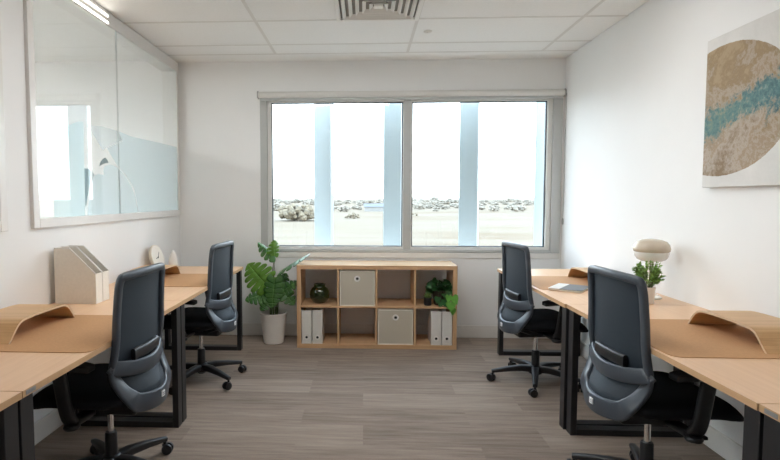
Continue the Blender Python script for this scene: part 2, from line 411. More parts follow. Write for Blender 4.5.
for x in xs[1:-1]: gr.box(x - 0.012, x + 0.012, YF, 4.722, ZC - 0.0045, ZC + 0.012)
struct(gr.build('ceiling_grid', M['rail'], ceiling))
# window wall with the opening
WX0, WX1, WZ0, WZ1 = -0.986, 1.842, 0.815, 2.300
w = MB(); T = YB + 0.26
w.box(XL - 0.12, WX0, YB, T, 0, ZC + 0.1); w.box(WX1, XR + 0.12, YB, T, 0, ZC + 0.1); w.box(WX0, WX1, YB, T, 0, WZ0); w.box(WX0, WX1, YB, T, WZ1, ZC + 0.1)
struct(w.build('wall_back', M['wall']))
w = MB(); w.box(XR, XR + 0.12, YF, YB, 0, ZC + 0.1); struct(w.build('wall_right', M['wall']))
w = MB(); w.box(XL - 0.12, XR + 0.12, YF - 0.12, YF, 0, ZC + 0.1); struct(w.build('wall_front', M['wall']))
# left wall: two glazed openings towards the adjoining office
G = [(2.715, 4.960, 1.168, 2.612), (1.200, 2.512, 1.168, 2.612)]
w = MB(); X0 = XL - 0.10
w.box(X0, XL, YF, G[1][0], 0, ZC + 0.1); w.box(X0, XL, G[1][1], G[0][0], 0, ZC + 0.1); w.box(X0, XL, G[0][1], YB, 0, ZC + 0.1)
for g in G: w.box(X0, XL, g[0], g[1], 0, g[2]); w.box(X0, XL, g[0], g[1], g[3], ZC + 0.1)
struct(w.build('wall_left', M['wall']))
def skirt(name, x0, x1, y0, y1):
    k = MB(); k.box(x0, x1, y0, y1, 0, 0.118); struct(k.build(name, M['skirting'], bevel=0.004))
skirt('baseboard_back', XL, XR, YB - 0.012, YB); skirt('baseboard_left', XL, XL + 0.012, YF, YB - 0.012); skirt('baseboard_right', XR - 0.012, XR, YF, YB - 0.012)

# --- window 1: two fixed panes in an aluminium frame
win = struct(empty('window_1', ((WX0 + WX1) / 2, YB, WZ0)))
def wobj(mb, name, mat, bevel=0):
    o = mb.build(name, mat, None, bevel); o.parent = win; o.matrix_parent_inverse = Matrix.Translation(-Vector(win.location)); o['kind'] = 'structure'; return o
def ring(mb, x0, x1, z0, z1, l, r, bt, tp, y0, y1):
    mb.box(x0, x0 + l, y0, y1, z0, z1); mb.box(x1 - r, x1, y0, y1, z0, z1)
    mb.box(x0 + l, x1 - r, y0, y1, z0, z0 + bt); mb.box(x0 + l, x1 - r, y0, y1, z1 - tp, z1)
f = MB(); ring(f, WX0, WX1, WZ0, WZ1, 0.068, 0.088, 0.030, 0.035, YB - 0.012, YB + 0.06)
f.box(0.376, 0.445, YB - 0.006, YB + 0.06, WZ0 + 0.03, WZ1 - 0.035); wobj(f, 'window_frame', M['alu'], 0.004)
f = MB()
ring(f, WX0 + 0.068, 0.376, WZ0 + 0.03, WZ1 - 0.035, 0.036, 0.006, 0.024, 0.026, YB + 0.008, YB + 0.055)
ring(f, 0.445, WX1 - 0.088, WZ0 + 0.03, WZ1 - 0.035, 0.010, 0.044, 0.024, 0.026, YB + 0.008, YB + 0.055); wobj(f, 'window_sash', M['sash'], 0.002)
PANES = [(-0.882, 0.370), (0.455, 1.710)]
f = MB()
for a, c in PANES: ring(f, a, c, 0.869, 2.239, 0.009, 0.009, 0.008, 0.008, YB + 0.030, YB + 0.052)
wobj(f, 'window_gasket', M['gasket'])
for a, c in PANES:
    f = MB(); f.box(a + 0.004, c - 0.004, YB + 0.038, YB + 0.046, 0.873, 2.235); wobj(f, 'window_pane', M['glass'])
f = MB(); f.box(WX0, WX1, YB - 0.010, YB, 0.762, 0.813); struct(f.build('trim_1', M['skirting'], bevel=0.003))
# --- roller blind rolled up at the window head
bl = empty('roller_blind', (0.43, YB - 0.036, 2.302)); tag(bl, 'white roller blind rolled up in its cassette above the big window', 'blind')
k = MB(); k.lathe([(0.0305, -1.42), (0.0305, 1.405)], axis='x', seg=24); k.build('rolled_fabric', M['blind'], bl)
k = MB(); k.box(-1.41, 1.40, -0.010, 0.012, -0.052, -0.030); k.build('bottom_bar', M['alu'], bl, 0.003)
for x in (-1.432, 1.406):
    k = MB(); k.prism([(-0.036 + 0.036 * 0, -0.03), (0.034, -0.034), (0.034, 0.034), (-0.02, 0.034), (-0.036, 0.02)], 'x', x, x + 0.012); k.build('bracket', M['plastic_grey'], bl, 0.003)
k = MB(); k.tube([(1.425, -0.02, -0.01), (1.428, -0.004, -0.30), (1.424, 0.0, -1.16)], 0.0025, 6); k.tube([(1.434, -0.02, -0.01), (1.434, -0.004, -0.30), (1.424, 0.0, -1.16)], 0.0025, 6)
k.lathe([(0.004, -1.215), (0.009, -1.205), (0.009, -1.17), (0.004, -1.155)], (1.424, 0.0, 0), 12); k.build('bead_chain', M['plastic_grey'], bl)

# --- windows 2 and 3: glazed partition panels
def partition(name, g, joints):
    e = struct(empty(name, (XL, (g[0] + g[1]) / 2, g[2])))
    def put(mb, nm, mat, bevel=0):
        o = mb.build(nm, mat, None, bevel); o.parent = e; o.matrix_parent_inverse = Matrix.Translation(-Vector(e.location)); o['kind'] = 'structure'; return o
    m_ = MB(); y0, y1, z0, z1 = g; fw = 0.052
    m_.box(X0 - 0.018, XL + 0.020, y0, y0 + fw, z0, z1); m_.box(X0 - 0.018, XL + 0.020, y1 - fw, y1, z0, z1)
    m_.box(X0 - 0.018, XL + 0.020, y0 + fw, y1 - fw, z0, z0 + fw); m_.box(X0 - 0.018, XL + 0.020, y0 + fw, y1 - fw, z1 - 0.092, z1); put(m_, 'window_frame', M['white_gloss'], 0.003)
    cuts = [y0 + fw] + joints + [y1 - fw]
    for i in range(len(cuts) - 1):
        m_ = MB(); m_.box(-1.770, -1.761, cuts[i] + 0.002, cuts[i + 1] - 0.002, z0 + fw, z1 - 0.092); put(m_, 'window_pane', M['glass_inner'])
    for j in joints:
        m_ = MB(); m_.box(-1.771, -1.760, j - 0.0014, j + 0.0014, z0 + fw, z1 - 0.092); put(m_, 'window_joint', M['joint'])
    return e, put
e2, put2 = partition('window_2', G[0], [3.72])
partition('window_3', G[1], [])
FX = -1.7710
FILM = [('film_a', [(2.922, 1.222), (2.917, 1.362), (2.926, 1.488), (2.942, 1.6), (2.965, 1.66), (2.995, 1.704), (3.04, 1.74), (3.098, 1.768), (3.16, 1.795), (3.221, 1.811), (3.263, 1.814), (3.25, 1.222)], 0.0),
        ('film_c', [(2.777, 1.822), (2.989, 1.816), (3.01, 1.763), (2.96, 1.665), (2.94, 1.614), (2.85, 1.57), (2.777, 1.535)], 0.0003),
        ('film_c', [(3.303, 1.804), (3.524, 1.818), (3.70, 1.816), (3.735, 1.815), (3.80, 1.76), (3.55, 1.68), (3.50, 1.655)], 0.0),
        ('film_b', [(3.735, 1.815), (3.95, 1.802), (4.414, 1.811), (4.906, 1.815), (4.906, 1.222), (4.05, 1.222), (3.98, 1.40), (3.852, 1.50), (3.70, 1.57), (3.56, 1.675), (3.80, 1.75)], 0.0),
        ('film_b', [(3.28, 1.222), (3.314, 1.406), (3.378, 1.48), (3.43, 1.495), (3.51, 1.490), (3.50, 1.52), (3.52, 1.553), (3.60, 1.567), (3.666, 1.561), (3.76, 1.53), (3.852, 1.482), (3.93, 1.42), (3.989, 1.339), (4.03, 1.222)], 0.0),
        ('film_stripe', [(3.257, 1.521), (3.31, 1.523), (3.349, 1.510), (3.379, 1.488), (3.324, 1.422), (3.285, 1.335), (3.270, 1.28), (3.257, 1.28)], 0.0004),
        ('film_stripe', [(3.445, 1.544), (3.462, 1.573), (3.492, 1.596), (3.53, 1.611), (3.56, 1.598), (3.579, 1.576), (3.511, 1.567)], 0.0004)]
for nm, pts, off in FILM:
    m_ = MB(); m_.prism(pts, 'x', FX - off - 0.0003, FX - off); put2(m_, 'window_film', M[nm])

# --- adjoining office seen through the partition glass
w = MB(); XA = -6.0
w.box(XA - 0.1, XA, YF, YB, 0, ZC + 0.1); struct(w.build('wall_adjoining_side', M['wall']))
w = MB(); w.box(XA - 0.1, X0, YB, YB + 0.26, 0, ZC + 0.1); struct(w.build('wall_adjoining_back', M['wall']))
w = MB(); w.box(XA - 0.1, X0 - 0.02, YF - 0.12, YF, 0, ZC + 0.1); struct(w.build('wall_adjoining_front', M['wall']))
w = MB(); w.box(XA - 0.1, X0, YF - 0.12, YB + 0.25, ZC + 0.02, ZC + 0.15); struct(w.build('ceiling_adjoining', M['ceiling_tile']))

# --- ceiling panel lamps, unseen, placed to balance the light; added glints on the left frame
def panel(x, y, mat, label, lx=1.15, ly=0.56, z=ZC):
    e = empty('unseen_ceiling_light', (x, y, z)); tag(e, label, 'ceiling light')
    k = MB(); ring3 = ((-lx / 2, -lx / 2 + 0.02, -ly / 2, ly / 2), (lx / 2 - 0.02, lx / 2, -ly / 2, ly / 2), (-lx / 2 + 0.02, lx / 2 - 0.02, -ly / 2, -ly / 2 + 0.02), (-lx / 2 + 0.02, lx / 2 - 0.02, ly / 2 - 0.02, ly / 2))
    for q in ring3: k.box(q[0], q[1], q[2], q[3], -0.012, -0.0045)
    k.build('frame', M['rail'], e)
    k = MB(); k.box(-lx / 2 + 0.02, lx / 2 - 0.02, -ly / 2 + 0.02, ly / 2 - 0.02, -0.009, -0.0045); k.build('diffuser', mat, e)
panel(RX0 + RW * 0.5, RY0 - RH * 1.5, M['unseen_lamp_panel'], 'unseen lit white ceiling panel light beside the air vent, over the aisle')
panel(RX0 + RW * 1.5, RY0 - RH * 1.5, M['unseen_lamp_dim'], 'unseen dimmer white ceiling panel light over the right row of desks')
panel(RX0 + RW * 0.5, RY0 - RH * 6.5, M['unseen_lamp_rear'], 'unseen lit white ceiling panel light overhead at the near end of the room')
panel(-4.7, 1.5, M['unseen_lamp_neighbour'], 'unseen lit white ceiling panel light in the adjoining office', 1.2, 1.2, ZC + 0.024)
glint = empty('frame_glint', (XL + 0.021, 3.15, 2.552)); tag(glint, 'slim twin glowing bars added as highlights along the top frame of the left glazing', 'frame glint')
k = MB(); k.box(0, 0.006, -0.42, 0.44, -0.030, 0.034); k.build('glint_backing', M['rail'], glint, 0.001)
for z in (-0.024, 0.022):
    k = MB(); k.box(0.006, 0.009, -0.41, 0.43, z - 0.006, z + 0.008); k.build('diffuser', M['glint_strip'], glint)  # glowing bars added where the frame edges would catch highlights; no lamp here

# --- air diffuser and sprinkler in the ceiling
vt = empty('ceiling_vent', (0.0955, 3.552, ZC - 0.015)); tag(vt, 'square white four-way ceiling air vent with nested louvres', 'vent')
def sq(mb, h0, h1, z0, z1):
    """square funnel blade, from half-size h0 at z0 to h1 at z1"""
    t = 0.004; a = [(-1, -1), (1, -1), (1, 1), (-1, 1)]
    vs = [(h0 * x, h0 * y, z0) for x, y in a] + [(h1 * x, h1 * y, z1) for x, y in a] + [((h0 - t) * x, (h0 - t) * y, z0) for x, y in a] + [((h1 - t) * x, (h1 - t) * y, z1) for x, y in a]
    fs = []
    for i in range(4):
        j = (i + 1) % 4; fs += [(i, j, 4 + j, 4 + i), (8 + j, 8 + i, 12 + i, 12 + j), (i, 8 + i, 8 + j, j), (4 + i, 4 + j, 12 + j, 12 + i)]
    mb.add(vs, fs)
k = MB()
for s_ in ((-0.2915, 0.2915, -0.2915, -0.262), (-0.2915, 0.2915, 0.262, 0.2915), (-0.2915, -0.262, -0.262, 0.262), (0.262, 0.2915, -0.262, 0.262)): k.box(s_[0], s_[1], s_[2], s_[3], -0.006, 0.0130)
k.build('frame', M['vent'], vt, 0.003)
for i in range(5):
    h = 0.246 - i * 0.046; k = MB(); sq(k, h, h - 0.020, -0.012, 0.008); k.build('louvre', M['vent'], vt)
k = MB(); k.box(-0.262, 0.262, -0.262, 0.262, 0.0095, 0.0125); k.build('throat_shade', M['vent_dark'], vt)  # closed grey sheet, coloured as the shade between the louvres
k = MB(); k.box(-0.030, 0.030, -0.030, 0.030, -0.012, 0.0095); k.build('centre_cap', M['vent'], vt, 0.004)
sp = empty('sprinkler', (0.492, 4.144, ZC - 0.002)); tag(sp, 'tiny white sprinkler head in the ceiling tile beside the air vent', 'sprinkler')
k = MB(); k.lathe([(0.034, -0.0), (0.034, -0.004), (0.026, -0.008)], seg=20); k.build('escutcheon', M['rail'], sp)
k = MB(); k.lathe([(0.012, -0.008), (0.012, -0.011), (0.006, -0.013)], seg=14); k.build('head', M['rail'], sp)

# --- sockets low on the left wall
for i, (y, lab) in enumerate(((4.30, 'double white wall socket low under the far left desk, nearer one of two'), (4.53, 'double white wall socket low under the far left desk, closer to the window wall'))):
    e = empty('wall_socket', (XL + 0.012, y, 0.075)); tag(e, lab, 'socket', 'sockets under the far left desk')
    k = MB(); k.box(0, 0.010, -0.085, 0.085, -0.036, 0.040); k.build('face_plate', M['white_gloss'], e, 0.003)
    for q in (-0.042, 0.042):
        k = MB(); k.box(0.010, 0.012, q - 0.022, q + 0.022, -0.022, 0.024); k.build('outlet', M['tag_white'], e, 0.001)
        s2 = MB(); s2.box(0.012, 0.0125, q - 0.012, q - 0.008, -0.006, 0.008); s2.box(0.012, 0.0125, q + 0.008, q + 0.012, -0.006, 0.008); s2.build('slot', M['dark'], kids(e)[-1] if False else e)

# ================================================================== DESKS
def make_desk(x0, x1, y0, y1, side, label):
    """side -1: front edge is x1 (left row), +1: front edge is x0 (right row)"""
    cx, cy = (x0 + x1) / 2, (y0 + y1) / 2
    e = empty('desk', (cx, cy, 0)); tag(e, label, 'desk', 'beech desks in two rows')
    hx, hy = (x1 - x0) / 2, (y1 - y0) / 2 - 0.0015
    k = MB(); k.box(-hx + 0.001, hx - 0.001, -hy + 0.001, hy - 0.001, DZ - 0.022, DZ); k.build('desk_top', M['beech'], e)
    k = MB(); ring_ = [(-hx, -hx + 0.0011, -hy, hy), (hx - 0.0011, hx, -hy, hy), (-hx, hx, -hy, -hy + 0.0011), (-hx, hx, hy - 0.0011, hy)]
    for q in ring_: k.box(q[0], q[1], q[2], q[3], DZ - 0.0222, DZ - 0.0006)
    k.build('edge_band', M['beech_edge'], e)
    for sy in (-1, 1):
        yc = sy * (hy - 0.036); ztop = DZ - 0.0225; k = MB(); fx, bx = -side * (hx - 0.012), side * (hx - 0.03)
        a, c = min(fx, bx), max(fx, bx)
        k.box(a, a + 0.034, yc - 0.032, yc + 0.032, 0.0, ztop); k.box(c - 0.034, c, yc - 0.032, yc + 0.032, 0.0, ztop)
        k.box(a + 0.034, c - 0.034, yc - 0.032, yc + 0.032, 0.0, 0.034); k.box(a + 0.034, c - 0.034, yc - 0.032, yc + 0.032, ztop - 0.034, ztop)
        k.build('leg_frame', M['black_metal'], e, 0.002)
    for q in (-0.18, 0.18):
        k = MB(); k.box(q - 0.015, q + 0.015, -hy + 0.07, hy - 0.07, DZ - 0.0225 - 0.034, DZ - 0.0225); k.build('support_rail', M['black_metal'], e)
    return e
LD, RD = (XL + 0.001, -1.057), (1.145, XR - 0.001)
YS = [0.09, 1.545, 2.985, 4.490]
names = ['cut off at the near corner of the picture', 'in the middle of its row with the cream file holders' , 'at the window end of its row beside the tall potted plant']
make_desk(LD[0], LD[1], YS[0], YS[1], -1, 'beech-topped desk cut off at the lower left corner, nothing on it')
d_ = make_desk(LD[0], LD[1], YS[1], YS[2], -1, 'beech-topped desk by the left wall carrying the cream file holders')
make_desk(LD[0], LD[1], YS[2], 4.530, -1, 'beech-topped desk at the window end of the left wall, under the clock')
d2 = make_desk(1.155, RD[1], YS[0], YS[1], 1, 'beech-topped desk cut off at the lower right corner, nothing on it')
make_desk(1.152, RD[1], YS[1], YS[2], 1, 'beech-topped desk by the right wall below the canvas, wooden riser on it')
make_desk(1.141, RD[1], YS[2], YS[3], 1, 'beech-topped desk at the window end of the right wall, with lamp and notebook')
for d, x, y in ((d_, (LD[1] - LD[0]) / 2, -0.68), (d2, -(RD[1] - 1.155) / 2, 0.68)):
    sgn = 1 if x > 0 else -1
    k = MB(); k.box(min(x, x + sgn * 0.0015), max(x, x + sgn * 0.0015), y - 0.024, y + 0.024, DZ - 0.018, DZ - 0.004); p_ = k.build('name_plate', M['plate'], d)
    k = MB()
    for q in (-0.013, -0.006, 0.001, 0.008, 0.014): k.box(min(x + sgn * 0.0015, x + sgn * 0.0018), max(x + sgn * 0.0015, x + sgn * 0.0018), y + q - 0.002, y + q + 0.002, DZ - 0.014, DZ - 0.008)
    k.build('engraving', M['tag_print'], p_)

# --- desk mats
def desk_mat(x0, x1, y0, y1, label):
    p = []; r = 0.045
    for cx, cy, a0 in ((x1 - r, y1 - r, 0), (x0 + r, y1 - r, 90), (x0 + r, y0 + r, 180), (x1 - r, y0 + r, 270)):
        for q in range(7): a = math.radians(a0 + 15 * q); p.append((cx + r * math.cos(a), cy + r * math.sin(a)))
    k = MB(); k.prism(p, 'z', DZ, DZ + 0.003); tag(k.build('desk_mat', M['mat']), label, 'desk mat', 'tan desk mats')
desk_mat(-1.66, -1.058, 1.945, 2.585, 'tan felt desk mat on the left desk with the cream file holders')
desk_mat(-1.66, -1.070, 3.460, 4.060, 'tan felt desk mat at the window end of the left row')
desk_mat(1.165, 1.760, 1.985, 2.615, 'tan felt desk mat on the right desk below the canvas')
desk_mat(1.165, 1.760, 3.445, 4.050, 'tan felt desk mat partly under the notebook on the right')

# --- bent plywood risers
RP = [(0.0, 0.0), (0.022, 0.022), (0.045, 0.049), (0.068, 0.070), (0.095, 0.081), (0.13, 0.085), (0.20, 0.087), (0.30, 0.087), (0.375, 0.085), (0.415, 0.080), (0.442, 0.066), (0.462, 0.046), (0.480, 0.022), (0.496, 0.0)]
def riser(x0, x1, y0, label):
    P = smooth_path([(0, a, c) for a, c in RP], 3); t = 0.009; inner = []
    for i, p in enumerate(P):
        tg = (P[min(i + 1, len(P) - 1)] - P[max(i - 1, 0)]).normalized(); nn = Vector((0, tg.z, -tg.y)); inner.append(p + nn * t)
    inner = [Vector((0, q.y, max(q.z, 0.0))) for q in inner]
    z0 = DZ + 0.003; n = len(P); k = MB(); xm = x1 - x0
    A = [(xx, q.y, q.z) for xx in (0, xm) for q in P]; Bv = [(xx, q.y, q.z) for xx in (0, xm) for q in inner]; o = 2 * n
    fs = []
    for i in range(n - 1): fs += [(i, i + 1, n + i + 1, n + i), (o + i, o + n + i, o + n + i + 1, o + i + 1)]
    fs += [(0, n, o + n, o), (n - 1, o + n - 1, o + 2 * n - 1, 2 * n - 1)]; k.add(A + Bv, fs)
    k.mi = 1; ed = []
    for i in range(n - 1): ed += [(i, o + i, o + i + 1, i + 1), (n + i, n + i + 1, o + n + i + 1, o + n + i)]
    k.add(A + Bv, ed)
    ob = k.build('laptop_riser', [M['ply'], M['ply_edge']], loc=(x0, y0, z0), smooth=50); tag(ob, label, 'riser', 'bent plywood risers')
riser(-1.670, -1.447, 2.040, 'bent plywood riser in front of the cream file holders')
riser(-1.670, -1.447, 3.556, 'bent plywood riser with the round clock behind it')
riser(1.545, 1.768, 2.036, 'bent plywood riser below the big canvas')
riser(1.555, 1.778, 3.535, 'bent plywood riser at the window end of the right row, mostly hidden by a chair')

# ================================================================== OFFICE CHAIR
def prof(z):
    """rear profile of the back at its centre line (local y, forward is +y)"""
    pts = [(0.370, -0.185), (0.42, -0.242), (0.47, -0.252), (0.53, -0.216), (0.59, -0.180), (0.64, -0.177), (0.72, -0.178), (0.80, -0.181), (0.90, -0.186), (1.02, -0.196)]
    for i in range(len(pts) - 1):
        if z <= pts[i + 1][0]:
            t = max(0, (z - pts[i][0]) / (pts[i + 1][0] - pts[i][0])); t = t * t * (3 - 2 * t) * 0.5 + t * 0.5; return pts[i][1] + (pts[i + 1][1] - pts[i][1]) * t
    return pts[-1][1]
def bow(z): return 0.024 if z > 0.66 else 0.024 + (0.66 - z) * 0.32
def B(x, z, d=0.0):
    if z > 0.6: z = 0.6 + (z - 0.6) * 1.06
    return (x, prof(z) + bow(z) * (x / 0.22) ** 2 + d, z)
def make_chair(label):
    t = empty('office_chair'); tag(t, label, 'chair', 'black mesh-back office chairs')
    # seat: rounded cushion with a waterfall front, on a thin shell
    def cushion(zt, zb, s, nm, mat):
        k = MB(); ny, nx = 14, 12; top, bot = [], []
        for j in range(ny + 1):
            v = j / ny; y = -0.21 + 0.50 * v
            for i in range(nx + 1):
                u = -1 + 2 * i / nx; e = (1 - abs(u) ** 4.5) ; ev = 1 - abs(2 * v - 1) ** 6
                hw = (0.235 + 0.012 * math.sin(PI * v)) * s * (1 - 0.22 * max(0, abs(2 * v - 1) - 0.72) ** 1.2 / 0.28 ** 1.2 * 0.8)
                drop = 0.045 * max(0, (v - 0.72) / 0.28) ** 2
                lift = 0.016 * max(0, (0.3 - v) / 0.3) ** 2
                zc = (zt + zb) / 2 - drop + lift; h = (zt - zb) / 2 * max(0.05, (e * ev)) ** 0.45
                dish = -0.010 * (1 - u * u) * math.sin(PI * v)
                top.append((u * hw, y, zc + h + dish)); bot.append((u * hw, y, zc - h * 0.9))
        w_ = nx + 1; fs = [(j * w_ + i, j * w_ + i + 1, (j + 1) * w_ + i + 1, (j + 1) * w_ + i) for j in range(ny) for i in range(nx)]; o = len(top)
        rim = list(range(w_)) + [j * w_ + nx for j in range(1, ny + 1)] + [ny * w_ + i for i in range(nx - 1, -1, -1)] + [j * w_ for j in range(ny - 1, 0, -1)]
        f2 = [tuple(o + q for q in reversed(f_)) for f_ in fs] + [(rim[(q + 1) % len(rim)], rim[q], o + rim[q], o + rim[(q + 1) % len(rim)]) for q in range(len(rim))]
        k.add(top + bot, fs + f2); return k.build(nm, mat, t, smooth=60, subsurf=1)
    cushion(0.510, 0.405, 1.0, 'seat', M['seat_fabric'])
    k = MB()
    k.grid(lambda u, v: ((u - 0.5) * (0.36 - 0.06 * abs(2 * v - 1)), -0.20 + 0.42 * v, 0.385 + 0.03 * (2 * u - 1) ** 2 + 0.012 * (2 * v - 1) ** 2), 8, 8, 0.030, (0, 0, 1)); k.build('seat_shell', M['chair_black'], t, smooth=60)
    # tilt mechanism
    k = MB(); k.box(-0.075, 0.075, -0.16, 0.12, 0.345, 0.400); k.build('mechanism', M['chair_black'], t, 0.015, 3)
    k = MB(); k.tube([(0.07, 0.05, 0.372), (0.19, 0.06, 0.368), (0.235, 0.065, 0.372)], 0.006, 8); k.box(0.20, 0.262, 0.048, 0.080, 0.366, 0.378); k.build('tilt_lever', M['chair_black'], t)
    # back frame: rounded hoop, open below, running into the crosspiece
    hoop = [(-0.218, 0.600), (-0.216, 0.70), (-0.212, 0.80), (-0.207, 0.90), (-0.204, 0.945), (-0.196, 0.966), (-0.176, 0.974), (-0.10, 0.978), (0.0, 0.979), (0.10, 0.978), (0.176, 0.974), (0.196, 0.966), (0.204, 0.945), (0.207, 0.90), (0.212, 0.80), (0.216, 0.70), (0.218, 0.600)]
    hp = smooth_path([B(x, z) for x, z in hoop], 3)
    k = MB(); k.sweep(hp, rrect(0.036, 0.026, 0.008), [(0, 1, 0)])
    bf = k.build('back_frame', M['chair_plastic'], t, smooth=50)
    k = MB(); k.grid(lambda u, v: B((-0.5 + u) * 2 * (0.208 - 0.012 * v), 0.60 + 0.362 * v, 0.006), 12, 12, 0.006, (0, 1, 0)); k.build('back_mesh', M['back_mesh'], t, smooth=60)
    # lumbar crosspiece wrapping across the back, and its pad
    k = MB(); cp = smooth_path([B(-0.224, 0.622, 0.006), B(-0.205, 0.606, -0.010), B(-0.11, 0.585, -0.016), B(0, 0.578, -0.018), B(0.11, 0.585, -0.016), B(0.205, 0.606, -0.010), B(0.224, 0.622, 0.006)], 4)
    k.sweep(cp, rrect(0.066, 0.020, 0.007), [(0, 1, 0)]); k.build('lumbar_crosspiece', M['chair_plastic'], t, smooth=50)
    k = MB(); lp = [B(-0.115 + 0.023 * i, 0.640, -0.010) for i in range(11)]
    k.sweep(lp, rrect(0.052, 0.022, 0.009), [(0, 1, 0)])
    lu = k.build('lumbar_pad', M['chair_black'], t, smooth=50)
    # lower cradle: a bowed U under the crosspiece
    U_ = [(-0.222, 0.615), (-0.215, 0.565), (-0.198, 0.510), (-0.178, 0.470), (-0.140, 0.438), (-0.075, 0.424), (0, 0.420), (0.075, 0.424), (0.140, 0.438), (0.178, 0.470), (0.198, 0.510), (0.215, 0.565), (0.222, 0.615)]
    up = smooth_path([B(x, z, -0.004) for x, z in U_], 4)
    wd = []
    for i in range(len(up)):
        s_ = 1 - abs(i / (len(up) - 1) * 2 - 1); wd.append(rrect(0.046 + 0.036 * min(1, s_ * 1.6), 0.022, 0.008))
    k = MB(); k.sweep(up, wd, [(0, 1, 0.0)]); k.build('back_cradle', M['chair_plastic'], t, smooth=50)
    k = MB(); k.grid(lambda u, v: B((-0.5 + u) * 2 * (0.150 + 0.062 * v), 0.42 + 0.185 * v, 0.012), 12, 8, 0.006, (0, 1, 0)); k.build('lower_back_mesh', M['back_mesh'], t, smooth=60)
    # underside sweep from cradle to mechanism
    k = MB(); k.grid(lambda u, v: ((u - 0.5) * (0.30 - 0.06 * v), prof(0.40) + 0.012 + bow(0.40) * ((u - .5) * 1.3) ** 2 + v * 0.19, 0.408 - 0.040 * math.sin(PI * min(1, v * 1.0) * 0.62)), 10, 8, 0.022, (0, 0, 1)); k.build('back_arm', M['chair_black'], t, smooth=60)
    q = B(0.0, 0.428, 0); k = MB(); k.box(-0.014, 0.014, q[1] - 0.0195, q[1] - 0.0145, 0.416, 0.442); tg = k.build('logo_tag', M['tag_white'], t, 0.001)
    k = MB(); k.box(-0.008, 0.008, q[1] - 0.0202, q[1] - 0.0195, 0.423, 0.427); k.box(-0.008, 0.008, q[1] - 0.0202, q[1] - 0.0195, 0.431, 0.435); k.build('logo_print', M['tag_print'], tg)
    # arm rests
    for s_ in (-1, 1):
        k = MB(); pth = smooth_path([(s_ * 0.13, 0.02, 0.385), (s_ * 0.22, 0.02, 0.386), (s_ * 0.268, 0.022, 0.402), (s_ * 0.285, 0.030, 0.45), (s_ * 0.288, 0.045, 0.55), (s_ * 0.286, 0.058, 0.625)], 5)
        k.sweep(pth, rrect(0.058, 0.026, 0.009), [(0, 0, 1)] * 5 + [(s_, 0, 0.4)] * (len(pth) - 5)); ar = k.build('armrest', M['chair_black'], t, smooth=50)
        k = MB(); k.lathe([(0.012, 0), (0.030, 0.003), (0.034, 0.012), (0.030, 0.021), (0.010, 0.024)], (s_ * 0.262, 0.022, 0.362), 18); k.build('height_knob', M['chair_black'], ar)
        k = MB(); k.grid(lambda u, v: (s_ * 0.280 + (u - 0.5) * (0.085 - 0.03 * abs(2 * v - 1) ** 3), -0.085 + 0.25 * v, 0.625 - 0.008 * (2 * v - 1) ** 2), 6, 10, 0.026, (0, 0, 1)); k.build('arm_pad', M['chair_black'], ar, 0.006, 2, smooth=50)
    # gas lift and five-star base
    k = MB(); k.lathe([(0.0135, 0.20), (0.0135, 0.350)], seg=20); k.build('gas_lift', M['chrome'], t)
    k = MB(); k.lathe([(0.028, 0.055), (0.030, 0.075), (0.027, 0.230), (0.024, 0.236)], seg=22); k.build('column', M['chair_black'], t)
    k = MB(); k.lathe([(0.035, 0.062), (0.050, 0.072), (0.052, 0.104), (0.040, 0.122), (0.030, 0.128)], seg=24); k.build('hub', M['chair_black'], t)
    for i in range(5):
        a = 2 * PI * i / 5; ca, sa = math.cos(a), math.sin(a)
        pth = [Vector((r * ca, r * sa, z)) for r, z in ((0.035, 0.100), (0.10, 0.104), (0.20, 0.094), (0.27, 0.083), (0.312, 0.076))]
        secs = [rrect(w_, h_, 0.008) for w_, h_ in ((0.052, 0.044), (0.048, 0.042), (0.040, 0.034), (0.034, 0.028), (0.030, 0.024))]
        k = MB(); k.sweep(pth, secs, [(0, 0, 1)]); lg = k.build('base_leg', M['chair_black'], t, smooth=50)
        k = MB(); cx, cy = 0.305 * ca, 0.305 * sa
        tx, ty = -sa, ca; ang = 0.6 + i * 1.1; wx, wy = math.cos(ang), math.sin(ang)   # wheel axle direction
        k.lathe([(0.008, 0.045), (0.008, 0.076)], (cx, cy, 0), 10)
        for sd in (-1, 1):
            seg = 20; prf = ((0.016, 0.006), (0.0265, 0.007), (0.0275, 0.012), (0.026, 0.021), (0.014, 0.024)); vs = []
            for r, h in prf:
                for q in range(seg):
                    an = 2 * PI * q / seg; px, pz = r * math.cos(an), r * math.sin(an)
                    vs.append((cx + 0.014 * wy + px * wy + sd * h * wx, cy - 0.014 * wx - px * wx + sd * h * wy, 0.0275 + pz))
            fs = [(m0 * seg + q, m0 * seg + (q + 1) % seg, (m0 + 1) * seg + (q + 1) % seg, (m0 + 1) * seg + q) for m0 in range(4) for q in range(seg)] + [tuple(range(seg)), tuple(4 * seg + q for q in range(seg))]
            k.add(vs, fs)
        k.box(cx - 0.010, cx + 0.010, cy - 0.010, cy + 0.010, 0.022, 0.052); k.build('caster', M['chair_black'], lg, smooth=50)
    return t, [o for o in kids(t) if o.name.split('.')[0] in ('base_leg', 'hub')]
def place_chair(x, y, face, star, label, src=[None]):
    """face: direction the seat looks (degrees, 0 = +x); star: direction of one base leg"""
    if src[0] is None: src[0] = make_chair(label)[0]; o = src[0]
    else: o = copy_tree(src[0]); o['label'] = label
    o.location = (x, y, 0); rz = math.radians(face - 90); o.rotation_euler = (0, 0, rz)
    for c in kids(o):
        if c.name.split('.')[0] == 'base_leg': c.rotation_euler = (0, 0, math.radians(star) - rz)
    return o
place_chair(-1.186, 2.350, 177, 60, 'black mesh office chair at the left desk with the cream file holders')
place_chair(-1.185, 3.720, 175, 36, 'black mesh office chair at the left desk end, beside the tall potted plant')
